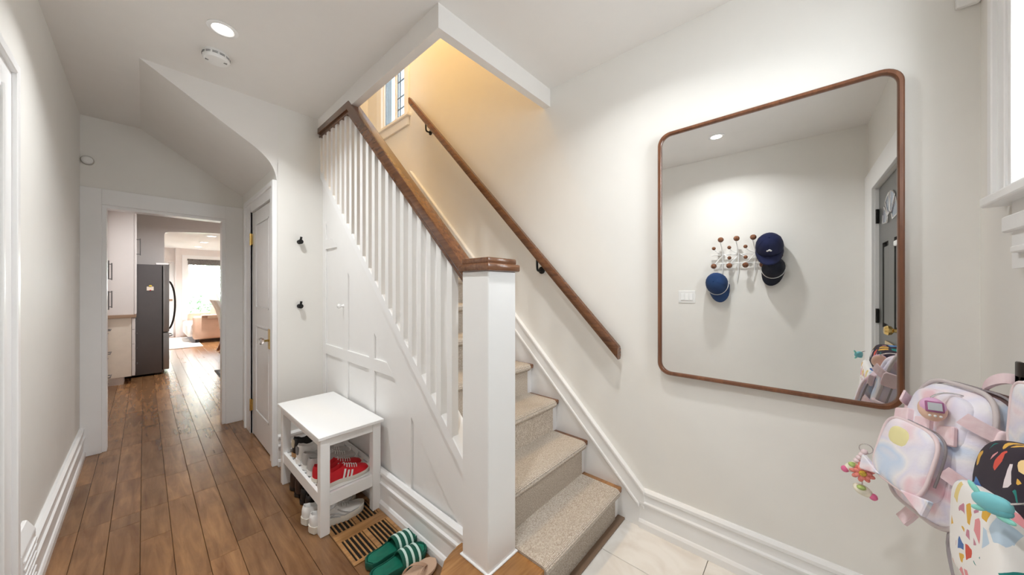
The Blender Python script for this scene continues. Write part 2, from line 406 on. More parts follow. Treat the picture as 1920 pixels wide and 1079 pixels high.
# arch wall between kitchen and living room
ax0, ax1, az = .236, 2.2, 2.335
arch = [(-1.6, -.06), (ax0, -.06), (ax0, az-.05)] + [(ax0+.012, az-.015)] + [(ax0 + .05 + (ax1-ax0-.1)*i/10, az + .06*math.sin(PI*i/10)) for i in range(11)] + [(ax1, az-.05), (ax1, -.06), (2.5, -.06), (2.5, 2.66), (-1.6, 2.66)]
S('wall_arch', prism(B(), arch, 'Y', 8.3, 8.46), M['cab'])
YW = 13.2
S('wall_living', wallY_with_holes(YW, -1.6, 3.2, -.06, 2.6, [(-.15, .56, -.06, 2.1), (.82, 1.66, .55, 2.2)], .14), M['cab'])
S('wall_living_left', bx(-1.6, -1.5, 8.3, 13.3, -.06, 2.6), M['cab'])
S('trim_2', bx(.585, .68, 13.05, 13.2, 0, 2.48), M['cab'])

# ---- baseboards: one profile swept along straight runs
BP = [(0, 0), (.030, 0), (.030, .034), (.024, .046), (.019, .050), (.019, .135), (.027, .140), (.027, .150), (.019, .157), (.017, .190), (.024, .197), (.024, .212), (.012, .224), (0, .224)]
def baseboard(name, x0, y0, x1, y1, nx, ny, h=1.0):
    bm = B(); r0 = [bm.verts.new((x0+nx*p, y0+ny*p, q*h)) for p, q in BP]; r1 = [bm.verts.new((x1+nx*p, y1+ny*p, q*h)) for p, q in BP]
    n = len(BP); bm.faces.new(r0); bm.faces.new(r1[::-1])
    for i in range(n): bm.faces.new([r0[i], r0[(i+1) % n], r1[(i+1) % n], r1[i]])
    return S(name, bm, M['trim'])
baseboard('baseboard_right', XR, .705, XR, YB, -1, 0, .97)
baseboard('baseboard_left', XL, 2.45, XL, YF-.02, 1, 0, 1.06)
baseboard('baseboard_front', .93, YB, XR, YB, 0, 1)
baseboard('baseboard_left_near', XL, 1.28, XL, YB, 1, 0, 1.06)
baseboard('baseboard_hook', XC-.0, YH, XP, YH, 0, -1, 1.05)
baseboard('baseboard_panel', XP-.012, YH, XP-.012, 1.14, -1, 0, 1.05)

# ---- door casings
def casingY(name, y, out, x0, x1, zt, w, xlo, xhi, parent=None, wt=None):
    """casing on a wall facing out(+-1) in y; opening x0..x1, top zt"""
    wt = wt or w
    bm = B(); f = lambda d: (min(y, y+out*d), max(y, y+out*d))
    a, b = f(.02)
    box(bm, xlo, x0, a, b, 0, zt+wt, .002); box(bm, x1, xhi, a, b, 0, zt+wt, .002); box(bm, x0, x1, a, b, zt, zt+wt, .002)
    return S(name, bm, M['trim'], parent)
def casingX(name, x, out, y0, y1, zt, w0, w1, wt, band=.03):
    bm = B(); f = lambda d: (min(x, x+out*d), max(x, x+out*d))
    a, b = f(.018); c, d = f(.032)
    box(bm, a, b, y0-w0, y0, 0, zt+wt, .002); box(bm, a, b, y1, y1+w1, 0, zt+wt, .002); box(bm, a, b, y0, y1, zt, zt+wt, .002)
    if band:
        box(bm, c, d, y0-w0-.003, y0-w0+band, 0, zt+wt+.003, .003); box(bm, c, d, y1+w1-band, y1+w1+.003, 0, zt+wt+.003, .003); box(bm, c, d, y0-w0+band, y1+w1-band, zt+wt-band, zt+wt+.0025, .003)
        box(bm, a, d-.008 if out > 0 else d, y1+.0, y1+.018, 0, zt+.018, .003)
    return S(name, bm, M['trim'])
casingY('trim_3', YF, -1, -.23, .54, 2.034, .11, XL, XC-.0, wt=.128)
S('trim_4', box(box(box(B(), -.23, -.205, YF, YF+.12, 0, 2.01), .515, .54, YF, YF+.12, 0, 2.01), -.23, .54, YF, YF+.12, 2.01, 2.034), M['trim'])
casingX('trim_5', XC, -1, 3.125, 3.84, 2.05, .13, .22, .115, .035)
casingX('trim_6', XL, 1, 1.42, 2.03, 2.03, .13, .165, .14, .035)
casingY('trim_7', YB, 1, -.03, .80, 2.12, .13, XL, .925, wt=.16)

# ---- closet door (door_1)
def paneled_door_X(name, x, out, y0, y1, z0, z1, panels, mat, th=.035, recess=.010):
    """door slab facing out along x with recessed, raised-field panels"""
    d = thing(name, None, None, (x, y0, z0), kind='structure')
    bm = B(); ys = sorted(set([y0, y1]+[p[0] for p in panels]+[p[1] for p in panels])); zs = sorted(set([z0, z1]+[p[2] for p in panels]+[p[3] for p in panels]))
    def inside(yc, zc): return any(p[0] < yc < p[1] and p[2] < zc < p[3] for p in panels)
    for a, b in zip(ys, ys[1:]):
        for c, e in zip(zs, zs[1:]):
            if not inside((a+b)/2, (c+e)/2): box(bm, min(x, x-out*th), max(x, x-out*th), a, b, c, e)
    S('door_slab', bm, mat, d)
    for p in panels:
        t = B(); xr = x-out*recess
        box(t, min(xr, x-out*th), max(xr, x-out*th), p[0], p[1], p[2], p[3])
        g = .022
        fld = B(); box(fld, min(xr+out*.007, xr), max(xr+out*.007, xr), p[0]+g, p[1]-g, p[2]+g, p[3]-g)
        merge(t, fld)
        for (a, b, c, e) in ((p[0], p[0]+.012, p[2], p[3]), (p[1]-.012, p[1], p[2], p[3]), (p[0], p[1], p[2], p[2]+.012), (p[0], p[1], p[3]-.012, p[3])):
            box(t, min(x+out*.002, xr), max(x+out*.002, xr), a, b, c, e)
        S('panel', t, mat, d)
    return d
d1 = paneled_door_X('door_1', XC-.002, -1, 3.135, 3.815, .012, 2.04, [(3.245, 3.705, .24, 1.02), (3.245, 3.705, 1.17, 1.93)], M['door'])
for zz in (.27, 1.80):
    t = B(); box(t, XC-.014, XC, 3.815, 3.85, zz-.05, zz+.05); tube(t, [(XC-.018, 3.83, zz-.055), (XC-.018, 3.83, zz+.055)], .008)
    S('hinge', t, M['brass'], d1)
t = B(); box(t, XC-.012, XC-.004, 3.175, 3.225, .86, 1.02, .003); tube(t, [(XC-.01, 3.20, .93), (XC-.045, 3.20, .93)], .009); S('escutcheon', t, M['brass'], d1)
S('knob', lathe(B(), [(.012, 0), (.022, .006), (.028, .02), (.022, .036), (.012, .042)], 8, TR((XC-.04, 3.20, .93), AX['-X'])), M['crystal'], d1)
S('closet_interior', bx(XC+.06, XC+.07, 3.1, 3.86, 0, 2.06), M['dark'], d1)
# left-wall door (door_2), seen only along its casing
d2 = paneled_door_X('door_2', XL-.06, 1, 1.43, 2.02, .01, 2.02, [(1.53, 1.92, .25, .95), (1.53, 1.92, 1.1, 1.9)], M['door'])
S('door_jamb', box(box(B(), XL-.12, XL+.0, 2.018, 2.03, 0, 2.03), XL-.12, XL, 1.42, 1.432, 0, 2.03), M['trim'], d2)
# front door (door_3), seen in the mirror
M['frontdoor'] = plain('front_door_paint', (.085, .085, .082), .3)
M['groove'] = plain('front_door_groove', (.02, .02, .02), .4)
d3 = thing('door_3', None, None, (-.03, YB, 0), kind='structure')
yd = YB - .02
slab = B(); pan = [(.10, .30, 1.06, 1.68), (.47, .67, 1.06, 1.68), (.10, .30, .22, .80), (.47, .67, .22, .80)]
xs = sorted(set([-.025, .795]+[p[0] for p in pan]+[p[1] for p in pan])); zs = sorted(set([.012, 2.11]+[p[2] for p in pan]+[p[3] for p in pan]))
for a, b in zip(xs, xs[1:]):
    for c, e in zip(zs, zs[1:]):
        if not any(p[0] < (a+b)/2 < p[1] and p[2] < (c+e)/2 < p[3] for p in pan): box(slab, a, b, yd-.045, yd, c, e)
S('door_slab', slab, M['frontdoor'], d3)
for p in pan:
    t = bx(p[0], p[1], yd-.045, yd-.018, p[2], p[3]); S('panel_recess', t, M['groove'], d3)
    S('panel', bx(p[0]+.025, p[1]-.025, yd-.02, yd-.004, p[2]+.03, p[3]-.03, .004), M['frontdoor'], d3)
for i in range(4):   # fan light: four tapering panes
    a0, a1 = PI*(i+.12)/4, PI*(i+.88)/4; c = (.385, 1.80)
    pts = [(c[0]+r*math.cos(a)*1.15, c[1]+r*math.sin(a)) for r, aa in ((.07, (a0, a1)), (.20, (a1, (a0+a1)/2, a0))) for a in aa]
    S('fan_pane', prism(B(), pts, 'Y', yd, yd+.004), plain('fan_glass', (.20, .26, .34), .08), d3)
    S('fan_moulding', tube(B(), [Vector((p[0], yd+.004, p[1])) for p in pts+pts[:1]], .006, 6), M['chrome'], d3)
S('knob', lathe(B(), [(.03, 0), (.03, .006), (.011, .012), (.011, .04), (.026, .05), (.03, .065), (.022, .08), (0, .084)], 20, TR((.72, yd, 1.09), AX['+Y'])), M['brass'], d3, 40)
S('deadbolt', lathe(B(), [(.028, 0), (.028, .012), (.02, .02), (0, .02)], 18, TR((.72, yd, 1.25), AX['+Y'])), M['brass'], d3, 40)
S('mail_slot', bx(.26, .50, yd, yd+.012, .90, .98, .003), M['brass'], d3)
for zz in (.25, 1.136, 1.90): S('hinge', tube(box(B(), -.034, -.01, yd, yd+.006, zz-.05, zz+.05), [(-.028, yd+.01, zz-.055), (-.028, yd+.01, zz+.055)], .010), M['black'], d3)
S('door_jamb', box(box(box(B(), -.03, -.025, YB-.14, YB, 0, 2.12), .795, .80, YB-.14, YB, 0, 2.12), -.03, .8, YB-.14, YB-.09, 0, 2.12), M['trim'], d3)

# ---- stair landing window (window_1), leaded casement on the right wall
w1 = thing('window_1', None, None, (XR, 3.48, 3.2), kind='structure')
bm = B()
box(bm, XR-.022, XR, 3.145, 3.225, 3.20, 4.6, .003); box(bm, XR-.022, XR, 3.745, 3.85, 3.20, 4.6, .003); box(bm, XR-.022, XR, 3.145, 3.85, 4.5, 4.6, .003)
S('window_casing', bm, M['trim'], w1)
S('window_sill', box(box(B(), XR-.05, XR+.05, 3.12, 3.88, 3.175, 3.205, .004), XR-.024, XR, 3.145, 3.85, 3.09, 3.178, .003), M['trim'], w1)
bm = B(); x0, x1 = XR+.02, XR+.055
for (a, b, c, e) in ((3.20, 3.215, 3.24, 4.5), (3.745, 3.76, 3.24, 4.5), (3.215, 3.745, 3.24, 3.26), (3.215, 3.745, 4.465, 4.5), (3.465, 3.495, 3.26, 4.465)): box(bm, x0, x1, a, b, c, e, .003)
S('window_frame', bm, M['white'], w1)
S('pane', bx(XR+.036, XR+.040, 3.215, 3.465, 3.26, 4.465), M['leadglass'], w1); S('pane', bx(XR+.036, XR+.040, 3.495, 3.745, 3.26, 4.465), M['leadglass'], w1)
lead = plain('lead_came', (.25, .27, .29), .4, .6)
for (a, b) in ((3.215, 3.465),):
    t = B()
    for zz in (3.37, 3.50, 3.68, 3.86, 4.04): box(t, XR+.033, XR+.043, a, b, zz-.003, zz+.003)
    for f in (.22, .78): yy = a+(b-a)*f; box(t, XR+.033, XR+.043, yy-.003, yy+.003, 3.275, 4.465)
    S('lead_came', t, lead, w1)
# ---- front window (window_2)
w2 = thing('window_2', None, None, (1.31, YB, 1.7), kind='structure')
bm = B(); y1 = YB+.02
box(bm, 1.56, 1.70, YB, y1, 1.61, 2.60, .003); box(bm, .935, 1.02, YB, y1, 1.61, 2.60, .003); box(bm, .935, 1.70, YB, y1, 2.46, 2.60, .003)
box(bm, 1.674, 1.702, YB+.001, y1+.012, 1.61, 2.602, .003); box(bm, 1.558, 1.582, YB+.001, y1+.008, 1.61, 2.46, .003); box(bm, 1.61, 1.62, YB+.002, y1+.006, 1.61, 2.46, .002)
S('window_casing', bm, M['trim'], w2)
S('window_sill', bx(.932, 1.665, YB, YB+.055, 1.583, 1.613, .006, 2), M['trim'], w2)
S('window_apron', box(box(box(B(), .96, 1.585, YB, YB+.02, 1.40, 1.583), .94, 1.605, YB+.001, YB+.032, 1.50, 1.545, .004), .98, 1.545, YB+.019, YB+.034, 1.440, 1.458, .003), M['trim'], w2)
bm = B()
for (a, b, c, e) in ((1.02, 1.06, 1.66, 2.46), (1.52, 1.56, 1.66, 2.46), (1.06, 1.52, 1.66, 1.70), (1.06, 1.52, 2.42, 2.46), (1.06, 1.52, 2.04, 2.08)): box(bm, a, b, YB-.09, YB-.05, c, e, .003)
S('window_frame', bm, M['white'], w2)
S('pane', bx(1.06, 1.52, YB-.072, YB-.068, 1.70, 2.04), M['glass'], w2); S('pane', bx(1.06, 1.52, YB-.072, YB-.068, 2.08, 2.42), M['glass'], w2)
# ---- living-room window and garden door
w3 = thing('window_3', None, None, (1.24, YW, .55), kind='structure')
bm = B()
for (a, b, c, e) in ((.82, .86, .55, 2.2), (1.62, 1.66, .55, 2.2), (.86, 1.62, .55, .6), (.86, 1.62, 2.15, 2.2)): box(bm, a, b, YW+.03, YW+.08, c, e)
S('window_frame', bm, M['white'], w3)
S('window_casing', box(box(box(B(), .72, .82, YW-.02, YW, .45, 2.3), 1.66, 1.76, YW-.02, YW, .45, 2.3), .82, 1.66, YW-.02, YW, 2.2, 2.3), M['white'], w3)
S('pane', bx(.86, 1.62, YW+.05, YW+.055, .6, 2.15), M['glass'], w3)
M['shade'] = plain('woven_shade', (.16, .15, .14), .8, var=.5, scale=60)
S('roller_shade', box(bx(.84, 1.64, YW+.0, YW+.02, 2.03, 2.19), .83, 1.65, YW-.012, YW+.028, 2.15, 2.2, .01), M['shade'], w3)
d4 = thing('door_4', None, None, (.2, YW, 0), kind='structure')
bm = B()
for (a, b, c, e) in ((-.15, -.05, 0, 2.1), (.46, .56, 0, 2.1), (-.05, .46, 0, .2), (-.05, .46, 2.0, 2.1)): box(bm, a, b, YW+.03, YW+.08, c, e)
S('door_frame', bm, M['white'], d4); S('pane', bx(-.05, .46, YW+.05, YW+.055, .2, 2.0), M['glass'], d4)
S('roller_shade', bx(-.06, .47, YW, YW+.02, 1.9, 2.02), M['shade'], d4)
S('push_bar', bx(.30, .53, YW-.04, YW-.01, 1.0, 1.05), M['counter'], d4)

# ------------------------------------------------------------------ staircase
RS, TD = .207, .217
def nose(k): return .809 + TD*k
def top(k): return .182 + RS*k
stair = thing('staircase', 'straight wooden staircase with beige carpet runner climbing along the right wall', 'staircase', (1.4, 1.0, 0))
XS0, XS1 = 1.03, XR-.02
# starting step with rounded end
arc = [(.945+.185*math.cos(a), .99+.185*math.sin(a)) for a in [PI*.5+PI*i/18 for i in range(0, 19)]]
pts = arc + [(XS1, .805), (XS1, 1.07), (1.0, 1.175)]
obj('starting_tread', prism(B(), pts, 'Z', .152, .182, .006, 2), M['step'], stair, 40)
pr = [(.945+.16*math.cos(a), .99+.16*math.sin(a)) for a in [PI*.5+PI*i/18 for i in range(0, 19)]] + [(XS1, .830), (XS1, .86), (1.0, 1.15)]
obj('riser', prism(B(), pr, 'Z', 0, .153), M['trim'], stair, 40)
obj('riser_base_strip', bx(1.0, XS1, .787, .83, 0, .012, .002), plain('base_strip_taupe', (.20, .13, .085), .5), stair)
for k in range(1, 11):
    obj('tread', bx(XS0, XS1, nose(k), nose(k+1)+.03, top(k)-.03, top(k), .007, 2), M['tread'], stair, 40)
for k in range(1, 12):
    obj('riser', bx(XS0, XS1, nose(k)+.025, nose(k)+.045, top(k-1)-.02, top(k)-.028), M['trim'], stair)
obj('landing', bx(XP, XR, nose(11), 4.13, top(11)-.12, top(11), .004), M['tread'], stair)
C0, C1, ct = 1.10, 1.812, .012
for k in range(0, 12):
    n_, z_ = nose(k), top(k); ry = n_+.025; zb = top(k-1)+ct-.001 if k else 0.002
    nr = nose(k+1)+.025-ct if k < 11 else 3.9
    cy, cz, r = n_+.008, z_-.014, .026
    arcp = [(cy - r*math.sin(a), cz - r*math.cos(a)) for a in [PI*i/8 for i in range(0, 9)]]
    prof = [(ry-ct, zb), (ry-ct, z_-.042)] + [(max(p[0], n_-.018), p[1]) for p in arcp] + [(nr, z_+ct), (nr, z_+.0005), (n_+.01, z_+.0005), (n_-.0015, z_-.010), (n_-.0015, z_-.0315), (ry-.001, z_-.0315), (ry-.001, zb)]
    obj('carpet_step', prism(B(), prof, 'X', C0, C1), M['carpet'], stair, 30)
# wall skirt with cap moulding
def sk(y): return .208 + .978*(y-.671)
yt = 3.10
obj('skirt_board', prism(B(), [(.70, 0), (.70, sk(.70)-.02), (yt, sk(yt)-.02), (yt, top(11)), (3.1, 2.2), (.95, 0)], 'X', XR-.02, XR), M['trim'], stair)
def slopebar(y0, y1, dz0, dz1, x0, x1, fn=sk, bevel=.003): return prism(B(), [(y0, fn(y0)+dz0), (y1, fn(y1)+dz0), (y1, fn(y1)+dz1), (y0, fn(y0)+dz1)], 'X', x0, x1, bevel)
bm = slopebar(.675, yt, -.105, -.02, XR-.026, XR); merge(bm, slopebar(.675, yt, -.022, 0, XR-.032, XR)); merge(bm, slopebar(.70, yt, -.125, -.103, XR-.034, XR))
obj('skirt_cap', bm, M['trim'], stair)

# ---- balustrade
rail_t = thing('banister', 'white square-baluster banister with brown wooden rail and square newel post', 'banister', (1.01, 1.04, .182))
obj('newel_post', bx(.927, 1.094, .957, 1.12, .182, 1.418, .003), M['panel'], rail_t)
bm = box(B(), .912, 1.110, .942, 1.135, 1.418, 1.450, .007, 2); obj('newel_cap', bm, M['cap'], rail_t, 40)
ct_ = B(); box(ct_, .924, 1.098, .954, 1.123, 1.449, 1.474, .006, 2); obj('newel_cap_top', ct_, M['cap'], rail_t, 40)
obj('newel_foot_bead', box(B(), .919, 1.102, .949, 1.128, .182, .190, .002), M['trim'], rail_t)
def cz(y): return .608 + .965*(y-1.205)          # stringer cap top
def rb(y): return 1.352 + .975*(y-1.137)         # rail underside
obj('stringer_cap', prism(B(), [(1.10, cz(1.10)-.075), (YH, cz(YH)-.075), (YH, cz(YH)), (1.10, cz(1.10))], 'X', .968, 1.075, .004), M['trim'], rail_t)
ZL0, ZL1 = 2.59, 2.66
yk = 2.395
def railprof(x0, x1, dz0, dz1, zz1):
    ym = 1.137 + (zz1 - dz1 - 1.352)/.975
    return prism(B(), [(1.12, rb(1.12)+dz0), (1.12, rb(1.12)+dz1), (ym, zz1), (YH, zz1), (YH, zz1-(dz1-dz0)*.8), (ym+.03*0+.02, zz1-(dz1-dz0)*.8)], 'X', x0, x1, .006, 2)
bm = railprof(.9475, 1.0225, .034, .095, ZL1); obj('rail', bm, M['rail'], rail_t, 40)
bm = railprof(.958, 1.012, 0, .036, ZL1-.047); obj('rail_fillet', bm, M['rail'], rail_t, 40)
for k in range(22):
    y = 1.262 + .0865*k; hw = .019
    bm = B(); vs = []
    def topz(yy): return min(rb(yy)+.004, ZL1-.072)
    for (sx, sy) in ((-1, -1), (1, -1), (1, 1), (-1, 1)):
        yy = y+sy*hw; vs.append((.985+sx*hw, yy))
    lo = [bm.verts.new((x, yy, cz(yy)-.003)) for x, yy in vs]; hi = [bm.verts.new((x, yy, topz(yy))) for x, yy in vs]
    bm.faces.new(lo[::-1]); bm.faces.new(hi)
    for i in range(4): bm.faces.new([lo[i], lo[(i+1) % 4], hi[(i+1) % 4], hi[i]])
    obj('baluster', bm, M['panel'], rail_t)
# ---- wall handrail
hr = thing('handrail', 'slim brown wooden handrail on black brackets along the stair wall', 'handrail', (1.83, .85, .9))
def hz(y): return 1.000 + 1.030*(y-.83)
path = [(1.828, y, hz(y)) for y in (.805, 1.5, 2.2, 3.04)]
bm = B(); prof = [(-.017, -.03), (.017, -.03), (.024, -.016), (.024, .016), (.014, .03), (-.014, .03), (-.024, .016), (-.024, -.016)]
rg = [[bm.verts.new((p[0]+a, p[1], p[2]+c*1.25)) for a, c in prof] for p in path]
for a, b_ in zip(rg, rg[1:]):
    for i in range(8): bm.faces.new([a[i], a[(i+1) % 8], b_[(i+1) % 8], b_[i]])
bm.faces.new(rg[0]); bm.faces.new(rg[-1][::-1])
obj('rail', bm, M['rail'], hr, 50)
for y, z in ((1.40, 1.475), (2.76, 2.885)):
    bm = lathe(B(), [(.026, 0), (.026, .008), (.012, .014), (0, .014)], 16, TR((XR, y, z), AX['-X']))
    tube(bm, bez([(XR-.01, y, z), (XR-.06, y, z-.012), (1.828, y, z-.01), (1.828, y, hz(y)-.035)], 8), .008, 8)
    obj('bracket', bm, M['black'], hr, 40)

# ---- panelled wall under the stair
wp = thing('wall_stair', None, None, (XP, 2.0, 0), kind='structure')
zz = lambda y: cz(y)-.07
S('backing', prism(B(), [(1.12, -.05), (YH, -.05), (YH, zz(YH)), (1.12, zz(1.12))], 'X', XP, XP+.03), M['panel'], wp)
def hyp(y): return .243 + .975*(y-1.235)
S('stringer_board', prism(B(), [(1.12, hyp(1.12)), (YH, hyp(YH)), (YH, zz(YH)), (1.12, zz(1.12))], 'X', XP-.013, XP, .001), M['panel'], wp)
S('stringer_bead', prism(B(), [(1.12, hyp(1.12)-.016), (YH, hyp(YH)-.016), (YH, hyp(YH)), (1.12, hyp(1.12))], 'X', XP-.007, XP), M['panel'], wp)
def yh(z): return 1.235 + (z-.243)/.975
for (ya, yb) in ((2.925, YH), (2.49, 2.575), (2.075, 2.15), (1.635, 1.70)):
    S('batten', prism(B(), [(ya, .2), (yb, .2), (yb, hyp(yb)+.01), (ya, hyp(ya)+.01)], 'X', XP-.012, XP, .0015), M['panel'], wp)
S('batten', prism(B(), [(yh(.815), .815), (YH, .815), (YH, .893), (yh(.893), .893)], 'X', XP-.0125, XP, .0015), M['panel'], wp)
S('batten', prism(B(), [(yh(1.665), 1.665), (YH, 1.665), (YH, 1.745), (yh(1.745), 1.745)], 'X', XP-.0125, XP, .0015), M['panel'], wp)
S('knob', lathe(B(), [(.014, 0), (.010, .006), (.008, .016), (.017, .026), (.018, .034), (.010, .042), (0, .043)], 18, TR((XP-.012, 2.565, 1.215), AX['-X'])), M['white'], wp, 50)

# ------------------------------------------------------------------ recessed lights, detectors
def recessed(x, y, z, label, r=.042):
    t = thing('recessed_light', label, 'ceiling light', (x, y, z))
    obj('trim_ring', lathe(B(), [(r, 0), (r+.022, 0), (r+.024, -.004), (r+.006, -.008), (r, -.004)], 28, TR((x, y, z)), 0, False), M['white'], t, 40)
    obj('lens', lathe(B(), [(0, -.003), (r, -.003), (r, -.001), (0, -.001)], 24, TR((x, y, z))), M['lens'], t)
recessed(.281, 2.325, ZC, 'recessed ceiling light beside the smoke alarm in the hall')
recessed(.228, .575, ZC, 'recessed ceiling light of the entry, reflected in the mirror')
recessed(1.22, .62, ZC, 'recessed ceiling light of the entry, above the foot of the stairs')
for yy, lb in ((9.6, 'nearest of three recessed lights in the far living room ceiling'), (11.0, 'middle of three recessed lights in the far living room ceiling'), (12.3, 'farthest of three recessed lights in the far living room ceiling')): recessed(.98, yy, 2.48, lb, .07)
sm = thing('smoke_alarm', 'round white smoke alarm on the hall ceiling', 'smoke alarm', (.285, 2.60, ZC))
T = TR((.285, 2.60, ZC), AX['-Z'])
obj('base', lathe(B(), [(.058, 0), (.058, .012), (.062, .014), (.062, .036), (.055, .045), (.03, .049), (0, .05)], 36, T), M['plastic'], sm, 40)
for i in range(12):
    a0 = 2*PI*i/12; bm = B()
    for dz in (.019, .026):
        pp = [T @ Vector((.0625*math.cos(a0+b_*.38), .0625*math.sin(a0+b_*.38), dz)) for b_ in [j/5 for j in range(6)]]
        tube(bm, pp, .0016, 4)
    obj('vent_slot', bm, M['black'], sm)
for a in (.4, 3.4):
    bm = B()
    for j in range(4):
        p = T @ Vector((.042*math.cos(a)+.004*j-.006, .042*math.sin(a), .0475)); box(bm, p.x-.001, p.x+.001, p.y-.006, p.y+.006, p.z-.001, p.z+.001)
    obj('sound_grille', bm, M['black'], sm)
sn = thing('motion_sensor', 'small round white sensor on the far hall wall near the left corner', 'sensor', (-.305, YF, 2.375))
obj('base', lathe(B(), [(.036, 0), (.036, .012), (.030, .016)], 24, TR((-.303, YF, 2.375), AX['-Y'])), plain('sensor_base_shaded', (.42, .40, .37), .5), sn, 40)  # grey ring paints in the shaded outline of the white sensor
obj('dome', lathe(B(), [(.030, .012), (.030, .028), (.022, .036), (0, .038)], 24, TR((-.303, YF, 2.375), AX['-Y'])), M['plastic'], sn, 40)
al = thing('door_chime', 'white plastic box high on the right wall at the corner', 'chime', (XR, -.40, 2.31))
obj('body', bx(XR-.022, XR-.003, -.438, -.385, 2.31, 2.50, .006, 2), M['plastic'], al, 40); obj('back_plate', bx(XR-.004, XR, -.436, -.388, 2.315, 2.495), M['plastic'], al)
# baseboard register on the left wall
rg_ = thing('wall_register', 'white baseboard register beside the left door casing', 'register', (XL, 2.35, 0))
obj('body', prism(B(), [(XL, 0), (XL+.034, 0), (XL+.034, .33), (XL+.012, .375), (XL, .375)], 'Y', 2.205, 2.44, .003), M['trim'], rg_)
for i in range(9): obj('louvre', bx(XL+.034, XL+.040, 2.225, 2.42, .05+.03*i, .062+.03*i, .002), M['trim'], rg_)

# ------------------------------------------------------------------ coat hooks on the hook wall
for z, lb in ((1.713, 'upper small black peg hook on the wall beside the closet'), (1.207, 'lower small black peg hook on the wall beside the closet')):
    t = thing('coat_hook', lb, 'hook', (.819, YH, z), 'black peg hooks by the closet')
    obj('rosette', lathe(B(), [(.017, 0), (.017, .006), (.012, .009), (.012, .03), (.018, .034), (.018, .042), (0, .044)], 20, TR((.819, YH, z), AX['-Y'])), M['black'], t, 40)
    obj('prong', tube(B(), [(.819, YH-.036, z+.01), (.823, YH-.038, z+.038)], .008, 10), M['black'], t, 40)

# ------------------------------------------------------------------ mirror
mz = math.radians(.65)
mir = thing('wall_mirror', 'large mirror with rounded corners and thin walnut frame on the right wall', 'mirror', (XR, .164, 1.53), rot=(0, 0, mz), local=True)
hw, hh, rc, fw = .433, .642, .062, .017
def rrect(hw, hh, r, n=8):
    pts = []
    for cx, cy, a0 in ((hw-r, hh-r, 0), (-hw+r, hh-r, PI/2), (-hw+r, -hh+r, PI), (hw-r, -hh+r, 3*PI/2)):
        pts += [(cx+r*math.cos(a0+PI/2*i/n), cy+r*math.sin(a0+PI/2*i/n)) for i in range(n+1)]
    return pts
def loopframe(loops):
    """loops: list of (points2d, depth x) joined in order"""
    bm = B(); rg = [[bm.verts.new((x, p[0], p[1])) for p in pts] for pts, x in loops]; n = len(rg[0])
    for a, b_ in zip(rg, rg[1:]+rg[:1]):
        for i in range(n): bm.faces.new([a[i], a[(i+1) % n], b_[(i+1) % n], b_[i]])
    return bm
o_, i_ = rrect(hw, hh, rc), rrect(hw-fw, hh-fw, rc-fw*.8)
obj('frame', loopframe([(o_, -.008), (o_, -.036), (rrect(hw-.004, hh-.004, rc-.004), -.040), (rrect(hw-fw+.004, hh-fw+.004, rc-fw*.8+.004), -.040), (i_, -.034), (i_, -.008)]), M['mirrorframe'], mir, 35)
obj('mirror_glass', prism(B(), [(p[0], p[1]) for p in rrect(hw-fw+.002, hh-fw+.002, rc-fw*.8)], 'X', -.026, -.012), M['mirror'], mir)
obj('backing', prism(B(), rrect(hw-.01, hh-.01, rc), 'X', -.012, -.007), M['dark'], mir)

# ------------------------------------------------------------------ left wall (in the mirror): switch, ball rack, caps
sw = thing('light_switch', 'white triple rocker light switch plate left of the coat rack', 'light switch', (XL, .945, 1.25))
obj('plate', bx(XL, XL+.006, .86, 1.03, 1.185, 1.32, .003, 2), M['plastic'], sw)
for i in range(3): obj('rocker', prism(B(), [(XL+.006, 1.215), (XL+.013, 1.215), (XL+.008, 1.29), (XL+.006, 1.29)], 'Y', .885+.043*i, .917+.043*i, .001), M['white'], sw)
rk = thing('ball_coat_rack', 'white wire wall rack with brown wooden ball hooks', 'coat rack', (XL, .47, 1.7))
wire = B(); xo = XL+.03
tube(wire, [(xo, .70, 1.695), (xo, .18, 1.695)], .005, 8); tube(wire, [(xo, .68, 1.605), (xo, .20, 1.605)], .005, 8)
for j in range(4):
    yc = .609 - .1355*j
    tube(wire, bez([(XL+.085, yc+.01, 1.845), (XL+.085, yc-.0, 1.79), (xo, yc-.02, 1.72), (xo, yc-.02, 1.60), (XL+.02, yc+.0, 1.48), (XL+.012, yc+.005, 1.42)], 14), .004, 6)
    tube(wire, bez([(XL+.08, .672-.1355*j, 1.76), (XL+.06, .66-.1355*j, 1.72), (xo, yc-.02, 1.70)], 6), .0035, 6)
    tube(wire, bez([(XL+.08, .672-.1355*j, 1.58), (XL+.05, .65-.1355*j, 1.63), (xo, yc-.02, 1.70)], 6), .0035, 6)
    tube(wire, bez([(XL+.07, .536-.1355*j, 1.658), (XL+.05, .55-.1355*j, 1.67), (xo, yc-.02, 1.70)], 6), .0035, 6)
for yy in (.64, .24): tube(wire, [(XL, yy, 1.695), (xo, yy, 1.695)], .006, 8)
obj('wire_frame', wire, M['white'], rk, 50)
for j in range(4):
    for (yy, z, r, x) in ((.609, 1.848, .027, .09), (.672, 1.763, .018, .082), (.672, 1.578, .027, .085), (.536, 1.658, .018, .075)):
        obj('ball_hook', ball(B(), (XL+x, yy-.1355*j, z), r, 14), M['knobwood'], rk, 60)
